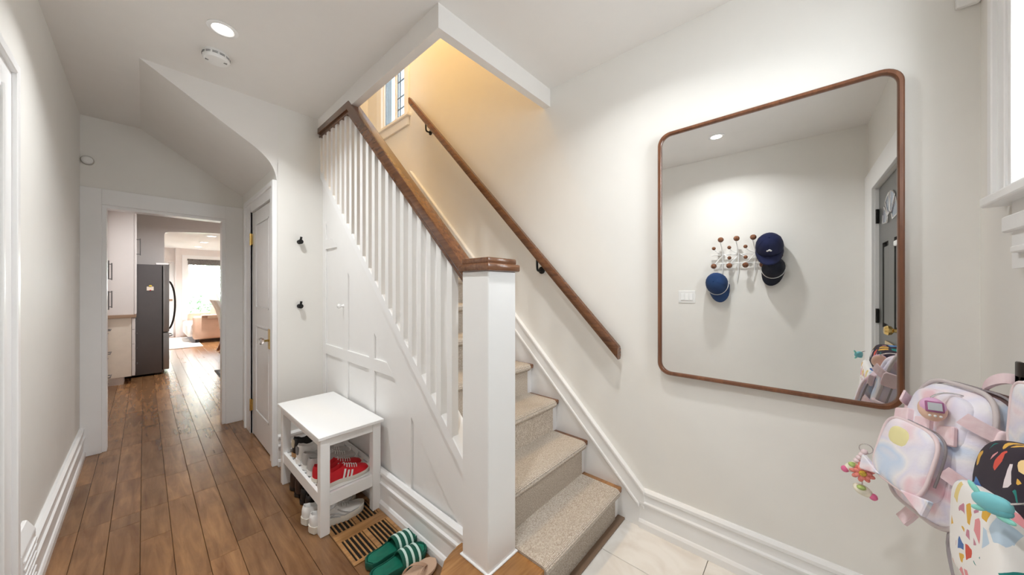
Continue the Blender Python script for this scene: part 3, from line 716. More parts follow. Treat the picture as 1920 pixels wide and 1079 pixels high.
def make_cap(name, label, loc, rot, c_crown, c_brim, rope=None, emblem=None, s=1.0):
    t = thing(name, label, 'cap', loc, rot=rot, local=True)
    # local: crown opens to -z, brim toward +y
    bm = B(); n, m_ = 24, 8
    prof = [(math.cos(PI/2*i/m_)**.75, math.sin(PI/2*i/m_)) for i in range(m_+1)]; prof[-1] = (0, 1)
    rings = []
    for r, z in prof:
        rings.append([bm.verts.new((.085*s*r*math.cos(2*PI*k/n), .098*s*r*math.sin(2*PI*k/n)+.012*s*z*0, .105*s*z)) for k in range(n)] if r > 0 else [bm.verts.new((0, 0, .105*s))])
    for a, b_ in zip(rings, rings[1:]):
        for k in range(n):
            bm.faces.new([a[k], a[(k+1) % n], b_[(k+1) % n], b_[k]] if len(b_) > 1 else [a[k], a[(k+1) % n], b_[0]])
    obj('crown', bm, c_crown, t, 80).modifiers.new('thickness', 'SOLIDIFY').thickness = .003
    bm = B(); rows = []
    for j in range(6):
        f = j/5; row = []
        for i in range(15):
            a = PI*(.06+.88*i/14); r0x, r0y = .084*s, .097*s
            x = math.cos(a)*(r0x + .004*f); y = math.sin(a)*(r0y + .072*s*f*min(1, math.sin(a)*1.6))
            row.append(bm.verts.new((x, y, .004 - .028*s*(abs(x)/(.085*s))**2*f*1.0 - .010*f)))
        rows.append(row)
    for a, b_ in zip(rows, rows[1:]):
        for i in range(14): bm.faces.new([a[i], a[i+1], b_[i+1], b_[i]])
    obj('brim', bm, c_brim, t, 80).modifiers.new('thickness', 'SOLIDIFY').thickness = .004
    obj('button', ball(B(), (0, 0, .106*s), (.007, .007, .004), 10), c_crown, t, 60)
    if rope: obj('rope', tube(B(), [(.088*s*math.cos(a), .101*s*math.sin(a), .010) for a in [PI*(.03+.94*i/16) for i in range(17)]], .0035, 6), rope, t, 60)
    if emblem:
        bm = B()
        for (dx, dz, r) in ((-.008, .050, .011), (.008, .052, .010), (0, .040, .011), (.002, .060, .009)):
            ball(bm, (dx*s, .083*s, dz*s), (r*s, .006, r*s), 10)
        obj('emblem', bm, emblem, t, 60)
    seams = B()
    for k in range(6):
        a = PI/6 + k*PI/3
        tube(seams, [(.0855*s*math.cos(PI/2*i/8)**.75*math.cos(a), .0985*s*math.cos(PI/2*i/8)**.75*math.sin(a), .1055*s*math.sin(PI/2*i/8)) for i in range(8)], .0012, 4)
    obj('crown_seams', seams, c_crown, t)
    return t
M['royal'] = plain('royal_blue_twill', (.014, .042, .125), .8, var=.15, bump=.3, bscale=600)
M['navy'] = plain('navy_twill', (.010, .014, .05), .8, var=.15, bump=.3, bscale=600)
M['ink'] = plain('ink_twill', (.006, .008, .018), .8, var=.15)
M['cotton'] = plain('white_cotton', (.8, .8, .78), .8)
make_cap('baseball_cap', 'royal blue cap with white rope band hanging under the ball rack', (XL+.065, .645, 1.395), (math.radians(-78), math.radians(-14), math.radians(-90+4)), M['royal'], M['royal'], M['cotton'], None, 1.18)
make_cap('baseball_cap', 'navy cap with small white emblem hanging at the end of the ball rack', (XL+.075, .215, 1.745), (math.radians(-56), math.radians(0), math.radians(-92)), M['navy'], M['navy'], None, M['cotton'], 1.28)
make_cap('baseball_cap', 'near-black cap with white edge hanging beneath the emblem cap', (XL+.06, .185, 1.545), (math.radians(-80), math.radians(8), math.radians(-88)), M['ink'], M['ink'], M['cotton'], None, 1.05)

# ------------------------------------------------------------------ shoe bench
bn = thing('shoe_bench', 'small white wooden bench with a slatted shoe shelf by the panelled wall', 'bench', (.80, 2.33, 0))
bx0, bx1, by0, by1, bzt = .632, .968, 1.945, 2.715, .548
obj('bench_top', bx(bx0-.015, bx1+.012, by0-.018, by1+.018, bzt-.018, bzt, .002), M['white'], bn)
lw = .048
for (a, c) in ((bx0, by0), (bx1-lw, by0), (bx0, by1-lw), (bx1-lw, by1-lw)): obj('leg', bx(a, a+lw, c, c+lw, 0, bzt-.018, .002), M['white'], bn)
for (a, b_, c, e) in ((bx0+lw, bx1-lw, by0+.006, by0+.024), (bx0+lw, bx1-lw, by1-.024, by1-.006), (bx0+.006, bx0+.024, by0+lw, by1-lw), (bx1-.024, bx1-.006, by0+lw, by1-lw)):
    obj('apron', bx(a, b_, c, e, bzt-.068, bzt-.018, .001), M['white'], bn)
    obj('shelf_rail', bx(a, b_, c, e, .150, .218, .001), M['white'], bn)
for i in range(11):
    y = by0+.045+i*.0625; obj('shelf_slat', bx(bx0+.024, bx1-.024, y, y+.042, .196, .212, .002), M['white'], bn)

# ------------------------------------------------------------------ shoes
def make_shoe(name, label, loc, yaw, L=.28, W=.096, mats=None, high=.095, collar=.45, stripes=None, laces=None, sole_h=.03, group=None, pitch=0, heeltab=None, pattern=None):
    """local: heel at x=-L/2, toe at +L/2"""
    t = thing(name, label, 'shoe', loc, group, rot=(0, pitch, yaw), local=True)
    up, so, ins = mats
    def wid(f):   # half width
        return W/2*(.70 + .10*math.sin(PI*min(1, f/.25)/2) - .12*math.sin(PI*max(0, min(1, (f-.2)/.4))) + .32*math.sin(PI*max(0, min(1, (f-.35)/.6)))) * (1 if .06 < f < .86 else (math.sqrt(max(0, 1-((.06-f)/.062)**2)) if f <= .06 else math.sqrt(max(0.0, 1-((f-.86)/.142)**2))))
    def top_h(f):
        pts = [(0, high*.86), (.04, high), (.12, high*.93), (.25, high*.80), (.36, high*.86), (.44, high*.98), (.55, high*.80), (.70, high*.62), (.85, high*.52), (.95, high*.40), (1.0, high*.16)]
        for (a, b_), (c, e) in zip(pts, pts[1:]):
            if a <= f <= c:
                q = (f-a)/(c-a); q = q*q*(3-2*q); return b_ + (e-b_)*q
        return pts[-1][1]
    fs = [0, .012, .03, .06, .1, .16, .22, .28, .34, .40, .44, .48, .53, .6, .67, .74, .8, .86, .91, .95, .98, 1.0]
    bm = B(); rows = []
    for f in fs:
        x = -L/2 + L*f; w = max(.004, wid(f)*.95); h = top_h(f); z0 = sole_h*.6
        openz = .035 < f < collar
        dip = sole_h + .012 if openz else z0 + (h-z0)*1.0
        side = .98 if openz else 1.0
        row = [(-w, z0), (-w*1.02, z0+(h-z0)*.35), (-w*.93, z0+(h-z0)*.66), (-w*.72 if openz else -w*.66, z0+(h-z0)*(1.0 if openz else .88)), (-w*.55 if openz else -w*.3, z0+(h-z0)*(.97 if openz else .98)), (-w*.45 if openz else -w*.12, dip), (w*.45 if openz else w*.12, dip), (w*.55 if openz else w*.3, z0+(h-z0)*(.97 if openz else .98)), (w*.72 if openz else w*.66, z0+(h-z0)*(1.0 if openz else .88)), (w*.93, z0+(h-z0)*.66), (w*1.02, z0+(h-z0)*.35), (w, z0)]
        rows.append([bm.verts.new((x, y, z)) for y, z in row])
    for a, b_ in zip(rows, rows[1:]):
        for i in range(11): bm.faces.new([a[i], a[i+1], b_[i+1], b_[i]])
        bm.faces.new([a[11], a[0], b_[0], b_[11]])
    bm.faces.new(rows[0]); bm.faces.new(rows[-1][::-1])
    obj('upper', bm, up, t, 70)
    bm = B(); r0, r1, r2 = [], [], []
    n = 20; outline = [(-L/2-.004 + (L+.010)*i/n, 1) for i in range(n+1)] + [(-L/2-.004 + (L+.010)*i/n, -1) for i in range(n, -1, -1)]
    for x, sgn in outline:
        f = min(1, max(0, (x+L/2+.004)/(L+.010))); w = wid(f)*1.04+.001
        spring = .012*max(0, (f-.78)/.22)**2 + .006*max(0, (.06-f)/.06)
        r0.append(bm.verts.new((x, sgn*w*.93, 0+spring))); r1.append(bm.verts.new((x, sgn*w*1.03, sole_h*.55+spring*.8))); r2.append(bm.verts.new((x, sgn*w, sole_h+spring*.6)))
    k = len(r0)
    for a, b_ in ((r0, r1), (r1, r2)):
        for i in range(k): bm.faces.new([a[i], a[(i+1) % k], b_[(i+1) % k], b_[i]])
    h_ = k//2
    for r in (r0, r2):
        for i in range(h_-1): bm.faces.new([r[i], r[i+1], r[k-2-i], r[k-1-i]])
    obj('sole', bm, so, t, 50)
    def surf(f, q, sgn, off=.0025):
        x = -L/2+L*f; w = wid(f)*.95; h = top_h(f); z0 = sole_h*.6
        y = w*(1.02 - .12*max(0, q-.35)/.4) + off
        return Vector((x, sgn*y, z0+(h-z0)*q))
    if stripes:
        for j in range(3):
            for sgn in (-1, 1):
                bm = B(); pth = [surf(.47+.065*j - .055*(1-q)+.0, q, sgn, .003) for q in (.12, .3, .5, .68, .8)]
                ribbon(bm, pth, .0105, .002, (1, 0, .3)); obj('stripe', bm, stripes, t)
    if laces:
        bm = B()
        for j in range(6):
            f = .46+.048*j; h = top_h(f)+.003; w = wid(f)*.5; x = -L/2+L*f
            tube(bm, [(x, -w, h-.009), (x+.006, -w*.4, h), (x+.010, w*.4, h), (x+.004, w, h-.009)], .0026, 5)
        obj('laces', bm, laces, t, 60)
    if heeltab:
        bm = B(); pillow(bm, (-L/2+.004, 0, high*.70), (.014, wid(.05)*1.3, high*.42), .5, 12, 8); obj('heel_tab', bm, heeltab, t, 60)
    if pattern:
        for sgn in (-1, 1):
            bm = B()
            for (f0, q0, f1, q1) in ((.18, .7, .5, .18), (.30, .75, .62, .2), (.45, .78, .78, .25), (.12, .35, .42, .55), (.55, .3, .85, .55)):
                ribbon(bm, [surf(f0+(f1-f0)*i/6, q0+(q1-q0)*i/6, sgn, .003) for i in range(7)], .007, .002, (1, 0, .8))
            obj('overlay', bm, pattern, t)
    return t
red = plain('red_suede', (.62, .012, .022), .75, var=.12, bump=.2, bscale=400); wsole = plain('off_white_sole', (.72, .68, .60), .6)
wl = plain('white_leather', (.78, .77, .75), .4); greym = plain('grey_mesh', (.52, .51, .50), .8, var=.12, bump=.3, bscale=500)
darkin = plain('dark_lining', (.10, .09, .09), .9); silver = plain('silver_overlay', (.50, .51, .52), .35, .4)
tan = plain('tan_leather', (.42, .23, .10), .6); blackl = plain('black_leather', (.012, .011, .011), .4); brownl = plain('dark_brown_leather', (.045, .022, .014), .4)
zs_ = .2125
make_shoe('sneaker', 'red sneaker with three white stripes at the front of the bench shelf', (.80, 2.055, zs_), 0, .285, .098, (red, wsole, darkin), .092, stripes=M['cotton'], laces=M['cotton'], sole_h=.024)
make_shoe('sneaker', 'red sneaker behind its striped mate on the bench shelf', (.800, 2.150, zs_), 0, .285, .095, (red, wsole, darkin), .092, stripes=M['cotton'], laces=M['cotton'], sole_h=.024)
make_shoe('sneaker', 'light grey mesh sneaker third from the front on the bench shelf', (.805, 2.247, zs_), 0, .29, .096, (greym, wl, darkin), .105, laces=M['cotton'], sole_h=.032)
make_shoe('sneaker', 'light grey mesh sneaker beside the white grey-collared sneaker', (.805, 2.345, zs_), 0, .29, .094, (greym, wl, darkin), .105, laces=M['cotton'], sole_h=.032)
make_shoe('sneaker', 'white leather sneaker with grey padded collar on the bench shelf', (.80, 2.445, zs_), 0, .29, .096, (wl, wl, darkin), .125, laces=M['cotton'], sole_h=.034, heeltab=plain('grey_collar', (.22, .21, .21), .8))
make_shoe('ankle_boot', 'black ankle boot with tan sole at the far end of the shelf', (.80, 2.57, zs_), 0, .27, .092, (blackl, tan, darkin), .13, sole_h=.03, heeltab=plain('cream_tab', (.62, .55, .42), .7))
make_shoe('running_shoe', 'silver grey running shoe on the floor under the bench front', (.752, 2.035, .001), 0, .29, .10, (wl, wsole, darkin), .10, laces=M['cotton'], sole_h=.038, pattern=silver)
make_shoe('running_shoe', 'silver grey running shoe second from the front under the bench', (.745, 2.14, .001), 0, .29, .10, (wl, wsole, darkin), .10, laces=M['cotton'], sole_h=.038, pattern=silver)
for i, (y, lb) in enumerate(((2.25, 'black leather shoe beside the running shoes under the bench'), (2.345, 'black leather shoe in the middle of the floor under the bench'), (2.455, 'dark brown boot next to the black shoes under the bench'), (2.56, 'dark brown boot at the far end under the bench'))):
    make_shoe('leather_shoe' if i < 2 else 'ankle_boot', lb, (.79, y, .001), 0, .28, .092, (blackl if i < 2 else brownl, blackl, darkin), .095 if i < 2 else .125, sole_h=.022)

# slides and flip-flop
def footbed(bm, L, W, h0, h1, lip=.006, n=22):
    def wid(f): return W/2*(.80 + .20*math.sin(PI*max(0, min(1, (f-.30)/.75))) - .06*math.sin(PI*max(0, min(1, (f-.15)/.5)))) * (math.sqrt(max(0, 1-((.14-f)/.14)**2)) if f < .14 else (math.sqrt(max(0, 1-((f-.80)/.2)**2)) if f > .80 else 1))
    loops = []
    ol = [(i/n, 1) for i in range(n+1)] + [(i/n, -1) for i in range(n-1, 0, -1)]
    for sc, z in ((.94, 0), (1.0, h0*.4), (1.0, h0), (.97, h0+lip), (.90, h0+lip*.9), (.84, h1)):
        row = []
        for f, s in ol:
            rise = .006*max(0, (f-.8)/.2)
            row.append(bm.verts.new(((-.5+f)*L*(.5+.5*sc)+0, s*wid(f)*sc, z + rise + (.004*(1-f) if z > 0 else 0))))
        loops.append(row)
    k = len(ol)
    for a, b_ in zip(loops, loops[1:]):
        for i in range(k): bm.faces.new([a[i], a[(i+1) % k], b_[(i+1) % k], b_[i]])
    for r, fl in ((loops[0], 1), (loops[-1], 0)):
        bm.faces.new(r if fl else r[::-1])
    return wid
M['green'] = plain('green_rubber', (.006, .095, .062), .55, var=.1); M['greenbed'] = plain('green_footbed', (.008, .15, .095), .6, var=.25, scale=14)
M['mint'] = plain('mint_stripe', (.62, .78, .72), .5)
def make_slide(label, loc, yaw):
    L, W = .29, .108
    t = thing('slide_sandal', label, 'sandal', loc, 'green striped slides', rot=(0, 0, yaw), local=True)
    bm = B(); wid = footbed(bm, L, W, .026, .024); obj('footbed', bm, M['green'], t, 50)
    bm = B(); wid2 = footbed(bm, L*.90, W*.84, .003, .001, 0); bmesh.ops.translate(bm, verts=bm.verts, vec=(0, 0, .0255)); obj('insole', bm, M['greenbed'], t, 50)
    bm = B(); rows = []
    for j in range(7):
        f = j/6; x = -.005 + .105*f; ww = wid(.5+x/L)*1.03; H = .074 - .020*f
        out = [(x + (.018 if abs(math.cos(a)) > .7 else 0)*(1-f)*0, math.cos(a)*ww, .012+math.sin(a)*(H-.012)) for a in [PI*i/14 for i in range(15)]]
        inn = [(x, math.cos(a)*(ww-.005), .012+math.sin(a)*(H-.017)) for a in [PI*i/14 for i in range(14, -1, -1)]]
        rows.append([bm.verts.new(p) for p in out+inn])
    for a, b_ in zip(rows, rows[1:]):
        k = len(a)
        for i in range(k): bm.faces.new([a[i], a[(i+1) % k], b_[(i+1) % k], b_[i]])
    bm.faces.new(rows[0]); bm.faces.new(rows[-1][::-1]); obj('strap', bm, M['green'], t, 50)
    for s in range(3):
        x = .012 + .033*s; f = (x+.005)/.105; ww = wid(.5+x/L)*1.03; H = .074-.020*f
        pth = [(x+.006*math.sin(a), math.cos(a)*(ww+.0015), .012+math.sin(a)*(H-.0105)) for a in [PI*(.02+.96*i/16) for i in range(17)]]
        obj('stripe', ribbon(B(), pth, .011, .002, (1, 0, 0)), M['mint'], t)
    return t
make_slide('green slide sandal with white stripes, the one overlapping the floor register', (.845, 1.567, .0055), math.radians(3))
make_slide('green slide sandal with white stripes, the one next to the flip-flop', (.822, 1.462, .001), math.radians(-2))
ff = thing('flip_flop', 'beige leather flip-flop lying beside the green slides', 'sandal', (.82, 1.352, .001), rot=(0, 0, math.radians(2)), local=True)
beige = plain('beige_leather', (.56, .38, .27), .6)
bm = B(); footbed(bm, .27, .098, .014, .015, .002); obj('footbed', bm, beige, ff, 50)
bm = B()
for s in (1, -1): ribbon(bm, bez([(-.02, s*.042, .012), (.0, s*.046, .05), (.05, s*.02, .05), (.08, 0, .018)], 10), .013, .003, (1, 0, 0))
obj('strap', bm, plain('tan_strap', (.50, .33, .23), .55), ff, 50)

# floor register (wooden)
fr = thing('floor_register', 'wooden floor register with two rows of slotted grilles under the slides', 'register', (.825, 1.87, 0))
RX0, RX1, RY0, RY1, rz = .676, .955, 1.625, 2.12, .006
obj('base', bx(RX0+.01, RX1-.01, RY0+.01, RY1-.01, .0002, .0015), M['dark'], fr)  # dark sheet stands in for the shade down in the slots
for a, b_, c, e in ((RX0, RX1, RY0, RY0+.022), (RX0, RX1, 1.83, 1.905), (RX0, RX1, RY1-.022, RY1)): obj('frame_bar', bx(a, b_, c, e, .0002, rz, .001), M['register'], fr)
for (c, e) in ((RY0+.022, 1.83), (1.905, RY1-.022)):
    for (a, b_) in ((RX0, RX0+.018), (RX1-.018, RX1), (.805, .829)): obj('frame_bar', bx(a, b_, c, e, .0002, rz, .001), M['register'], fr)
    for (a, b_) in ((RX0+.018, .805), (.829, RX1-.018)):
        for i in range(5):
            w = (b_-a)/5; xx = a+w*(i+.62); obj('slat', bx(xx-w*.18, xx+w*.18, c, e, .0002, rz-.0006, .0006), M['register'], fr)

# ------------------------------------------------------------------ kitchen
def bar_handle(p0, p1, off, parent, r=.006):
    """bar between two points, standing off its surface by vector off"""
    p0, p1, off = Vector(p0), Vector(p1), Vector(off); d = (p1-p0)
    bm = tube(B(), [p0+off-d*.08, p1+off+d*.08], r, 8)
    tube(bm, [p0, p0+off], r*.9, 8); tube(bm, [p1, p1+off], r*.9, 8)
    return obj('handle', bm, M['handle'], parent, 50)
kc = thing('kitchen_cabinet', 'tall white kitchen cabinet run along the left kitchen wall, seen edge-on', 'cabinet', (-.6, 5.6, 0))
obj('body', bx(-.92, -.335, 4.45, 7.08, .1, 2.35), M['cab'], kc); obj('toe_kick', bx(-.90, -.38, 4.46, 7.07, 0, .1), M['cab'], kc)
for i in range(4):
    y0 = 4.455+.575*i; y1 = y0+.565
    for (z0, z1) in ((1.42, 2.33), (.98, 1.41)):
        dr = obj('door', bx(-.333, -.312, y0, y1, z0, z1, .002), M['cab'], kc)
        zc = (z0+.05) if z0 > 1.4 else (z0 + .13)
        bar_handle((-.312, y1-.05, zc), (-.312, y1-.05, zc+.19), (.034, 0, 0), dr)
    for (z0, z1) in ((.11, .39), (.40, .68), (.69, .965)):
        dr = obj('drawer', bx(-.333, -.312, y0, y1, z0, z1, .002), M['cab'], kc)
        bar_handle((-.312, (y0+y1)/2-.09, (z0+z1)/2), (-.312, (y0+y1)/2+.09, (z0+z1)/2), (.034, 0, 0), dr)
bc = thing('base_cabinet', 'cream side of a base cabinet with drawers beside the fridge', 'cabinet', (-.5, 7.3, 0))
obj('body', bx(-.92, -.118, 7.12, 7.50, .105, .93), M['cream'], bc); obj('toe_kick', bx(-.90, -.19, 7.14, 7.48, 0, .105), M['cab'], bc)
for z0, z1 in ((.11, .33), (.335, .555), (.56, .76), (.765, .925)):
    dr = obj('drawer', bx(-.114, -.085, 7.12, 7.50, z0, z1, .002), M['cab'], bc)
    bar_handle((-.085, 7.24, (z0+z1)/2+.03), (-.085, 7.38, (z0+z1)/2+.03), (.02, 0, 0), dr, .004)
wt = thing('worktop', 'pale brown worktop on the base cabinet beside the fridge', 'worktop', (-.5, 7.3, .93))
obj('slab', bx(-.92, -.075, 7.09, 7.51, .932, .975, .003), M['counter'], wt)
wc = thing('wall_cabinet', 'white wall cabinet standing over the worktop beside the fridge', 'cabinet', (-.5, 7.3, .98))
obj('body', bx(-.92, -.095, 7.12, 7.50, .977, 2.42), M['cab'], wc)
dr = obj('door', bx(-.093, -.072, 7.12, 7.50, .98, 2.42, .002), M['cab'], wc); bar_handle((-.072, 7.16, 1.84), (-.072, 7.16, 2.05), (.036, 0, 0), dr, .005)
S('trim_8', bx(-.92, -.16, 6.92, 7.52, 2.42, 2.6), M['cab'])
fg = thing('fridge', 'dark grey fridge with brushed steel door and curved handle', 'fridge', (-.25, 7.85, 0))
obj('body', bx(-.60, .188, 7.53, 8.22, .03, 1.715, .006, 2), M['fridge'], fg, 40)
for z0, z1, nm in ((.66, 1.725, 'door'), (.07, .65, 'freezer_drawer')): 
    dr = obj(nm, bx(.20, .268, 7.53, 8.22, z0, z1, .010, 2), M['fridgedoor'], fg, 40)
    if nm == 'door': obj('handle', tube(B(), bez([(.268, 7.62, 1.46), (.325, 7.62, 1.42), (.375, 7.62, 1.12), (.325, 7.62, .76), (.268, 7.62, .70)], 14), .012, 8), M['darkbronze'], dr, 50)
    else: obj('handle', tube(B(), bez([(.268, 7.64, .58), (.33, 7.7, .585), (.33, 8.05, .585), (.268, 8.12, .58)], 10), .010, 8), M['darkbronze'], dr, 50)
obj('hinge_cover', bx(.12, .262, 7.55, 7.66, 1.716, 1.745, .005), M['cab'], fg); obj('gasket', bx(.188, .20, 7.54, 8.2, .07, 1.70), M['black'], fg)
for fx, fy in ((.15, 7.58), (.15, 8.15), (-.55, 7.58), (-.55, 8.15)): obj('foot', bx(fx-.03, fx+.03, fy-.03, fy+.03, 0, .03), M['black'], fg)
nt_ = thing('fridge_note', 'small cream note held on the side of the fridge', 'note', (.065, 7.53, 1.33))
obj('paper', bx(.028, .100, 7.526, 7.529, 1.315, 1.375), plain('note_paper', (.80, .70, .58), .8), nt_)
obj('magnet', ball(B(), (.066, 7.524, 1.385), (.018, .006, .014), 10), plain('yellow_magnet', (.7, .5, .08), .5), nt_, 60); obj('magnet', ball(B(), (.066, 7.524, 1.318), (.008, .005, .008), 10), plain('red_magnet', (.6, .03, .05), .5), nt_, 60)
fm = thing('kitchen_mat', 'dark grey mat on the kitchen floor by the doorway edge', 'mat', (1.0, 6.75, 0))
obj('mat', bx(.765, 1.25, 6.27, 7.22, .001, .010, .004), plain('mat_grey', (.10, .09, .088), .9, var=.2, scale=50), fm)
obj('mat_border', loopframe([]) if False else box(box(B(), .775, .79, 6.29, 7.2, .010, .012), 1.225, 1.24, 6.29, 7.2, .010, .012), plain('mat_edge', (.05, .048, .046), .9), fm)

# ------------------------------------------------------------------ dining chairs (only their backs show past the doorway)
M['cover'] = plain('ivory_slipcover', (.74, .68, .60), .85, bump=.15)
def make_chair(loc, label):
    t = thing('dining_chair', label, 'chair', loc, 'slipcovered dining chairs', local=True)
    # faces +x; origin on the floor under the seat centre
    back = [(-.20, .46), (-.225, .70), (-.275, .90), (-.345, 1.06), (-.37, 1.11)]
    pts = [(x-.03, z) for x, z in back] + [(x+.035, z) for x, z in back[::-1]]
    bm = prism(B(), pts, 'Y', -.22, .22, .012, 2); obj('backrest', bm, M['cover'], t, 50)
    obj('seat', bx(-.21, .24, -.225, .225, .42, .49, .025, 3), M['cover'], t, 50)
    for sy in (-1, 1):
        lg = bez([(-.205, sy*.19, .47), (-.175, sy*.19, .28), (-.20, sy*.19, .12), (-.265, sy*.19, .0)], 8)
        obj('leg', ribbon(B(), lg, .035, .045, (0, 1, 0)), M['chairwood'], t)
        obj('leg', prism(B(), [(.19, 0), (.22, 0), (.235, .43), (.19, .43)], 'Y', sy*.19-.018, sy*.19+.018), M['chairwood'], t)
make_chair((1.33, 9.35, 0), 'ivory slipcovered dining chair with dark legs, the farther one by the sofa')
make_chair((1.33, 8.83, 0), 'ivory slipcovered dining chair with dark legs, half hidden by the doorway casing')

# ------------------------------------------------------------------ living room
M['sofa'] = plain('peach_sofa_fabric', (.62, .42, .31), .85, var=.05, bump=.2); M['sofaw'] = plain('white_seat_cover', (.82, .79, .76), .9)
so = thing('sofa', 'peach fabric sofa with white seat cover under the living room window', 'sofa', (1.25, 11.9, 0))
obj('base', bx(.86, 1.72, 11.30, 12.80, .08, .30, .02, 2), M['sofa'], so, 50)
for y0 in (11.12, 12.62): obj('armrest', bx(.80, 1.75, y0, y0+.24, .09, .66, .05, 4), M['sofa'], so, 50)
obj('backrest', bx(1.45, 1.80, 11.14, 12.84, .10, .88, .07, 4), M['sofa'], so, 50)
obj('seat_cushion', bx(.70, 1.48, 11.37, 12.61, .14, .47, .06, 4), M['sofaw'], so, 50)
for i, y0 in enumerate((11.40, 12.0)): obj('back_cushion', pillow(B(), (1.36, y0+.3, .68), (.24, .58, .46), .45), M['sofa'], so, 60)
for fx, fy in ((.84, 11.16), (1.68, 11.16), (.84, 12.80), (1.68, 12.80)): obj('foot', bx(fx, fx+.07, fy, fy+.04, 0, .10), M['black'], so)
tr_ = thing('sofa_tray', 'light wooden tray board resting over the sofa arm', 'tray', (1.2, 11.2, .67))
obj('board', bx(.95, 1.55, 11.06, 11.34, .66, .685, .004), M['counter'], tr_); obj('side_board', bx(1.05, 1.5, 11.04, 11.058, .60, .685, .003), M['counter'], tr_)
lp = thing('floor_lamp', 'standing lamp with white shade behind the dining chairs at the window', 'lamp', (1.33, 12.95, 0))
obj('base', lathe(B(), [(.13, 0), (.13, .02), (.02, .035), (0, .035)], 24, TR((1.33, 12.95, 0))), M['black'], lp, 40); obj('pole', tube(B(), [(1.33, 12.95, .03), (1.33, 12.95, 1.05)], .011, 10), M['black'], lp)
obj('lamp_shade', lathe(B(), [(.17, .92), (.10, 1.22), (.097, 1.22), (.167, .92)], 28, TR((1.33, 12.95, 0))), M['cotton'], lp, 60)
rgm = plain('rug_pattern', (.60, .55, .50), .95, var=.35, scale=5)
ru = thing('area_rug', 'pale patterned rug on the living room floor before the sofa', 'rug', (.3, 11.6, 0))
obj('rug', bx(-.5, .92, 10.45, 12.75, .001, .014, .004), rgm, ru)
obj('rug_border', box(box(box(B(), -.46, .88, 10.49, 10.60, .014, .016), .78, .88, 10.6, 12.6, .014, .016), -.46, .88, 12.6, 12.7, .014, .016), plain('rug_edge', (.40, .40, .43), .95, var=.3, scale=20), ru)

# ------------------------------------------------------------------ garden outside the living-room window, sky beyond
S('added_porch_floor', bx(-3, 4.5, -3.2, -.62, -.3, -.1), M['subfloor'])  # unseen slab, left from a porch added to cut the front window's light
lawn = S('ground', bx(-14, 16, 13.5, 40, -.4, -.3), plain('pale_lawn', (.24, .25, .22), .95, var=.3, scale=2))
def foliage(name, label, cat, loc, size, n, col, leaf=.09, trunk=None, group=None):
    t = thing(name, label, cat, loc, group)
    rnd = random.Random(hash((round(loc[0]*10), round(loc[1]*10))) & 0xffff); bm = B()
    for i in range(n):
        while True:
            p = Vector((rnd.uniform(-1, 1), rnd.uniform(-1, 1), rnd.uniform(-1, 1)))
            if .45 < p.length < 1.0: break
        c = Vector(loc) + Vector((p.x*size[0], p.y*size[1], size[2]*(1+p.z) + (trunk or 0)))
        q = Euler((rnd.uniform(0, 6), rnd.uniform(0, 6), rnd.uniform(0, 6))).to_matrix(); s = leaf*rnd.uniform(.6, 1.3)
        vs = [bm.verts.new(c + q @ Vector(v)*s) for v in ((-1, 0, 0), (0, -.45, .12), (1, 0, 0), (0, .45, .12))]; bm.faces.new(vs)
    o = obj('leaves', bm, col, t); o['kind'] = 'stuff'
    if trunk is not None:
        obj('trunk', tube(B(), [Vector(loc), Vector(loc)+Vector((.05, .03, trunk*.6)), Vector(loc)+Vector((0, 0, trunk+size[2]*1.2))], [.12, .10, .05], 8), plain('bark', (.12, .08, .05), .9), t, 60)
g1 = plain('hedge_leaf', (.24, .38, .22), .7, var=.3, scale=3); g2 = plain('tree_leaf', (.40, .50, .32), .7, var=.3, scale=2)
foliage('hedge', 'green hedge outside the living room window', 'hedge', (1.6, 16.5, -.3), (2.6, .5, .75), 2000, g1, .10)
foliage('garden_tree', 'pale green tree in the garden above the hedge, left', 'tree', (1.0, 20.5, -.3), (1.9, 1.5, 1.5), 1300, g2, .12, 1.1)
foliage('garden_tree', 'pale green tree in the garden above the hedge, right', 'tree', (4.7, 21.5, -.3), (1.6, 1.5, 1.4), 1200, g2, .12, 1.2)
foliage('garden_tree', 'bushy tree outside the glazed garden door', 'tree', (-2.7, 19.0, -.3), (1.6, 1.3, 1.4), 1200, g2, .12, .8)

# ------------------------------------------------------------------ backpacks by the front window
def ramp_noise(name, cols, scale, rough=.8, detail=1.0, const=False, wave=None):
    m, nt, b = new_mat(name); b.inputs['Roughness'].default_value = rough
    tc = N(nt, 'ShaderNodeTexCoord'); nz = N(nt, 'ShaderNodeTexNoise', Scale=scale, Detail=detail, Distortion=.4); nt.links.new(tc.outputs['Object'], nz.inputs['Vector'])
    r = N(nt, 'ShaderNodeValToRGB'); e = r.color_ramp.elements
    while len(e) < len(cols): e.new(.5)
    for i, c in enumerate(cols): e[i].position = .30 + .42*i/(len(cols)-1); e[i].color = rgba(c)
    nt.links.new(nz.outputs['Fac'], r.inputs[0]); nt.links.new(r.outputs[0], b.inputs['Base Color'])
    n2 = N(nt, 'ShaderNodeTexNoise', Scale=45.0, Detail=3.0); nt.links.new(tc.outputs['Object'], n2.inputs['Vector'])
    bp = N(nt, 'ShaderNodeBump', Strength=.35, Distance=.006); nt.links.new(n2.outputs['Fac'], bp.inputs['Height']); nt.links.new(bp.outputs[0], b.inputs['Normal'])
    return m
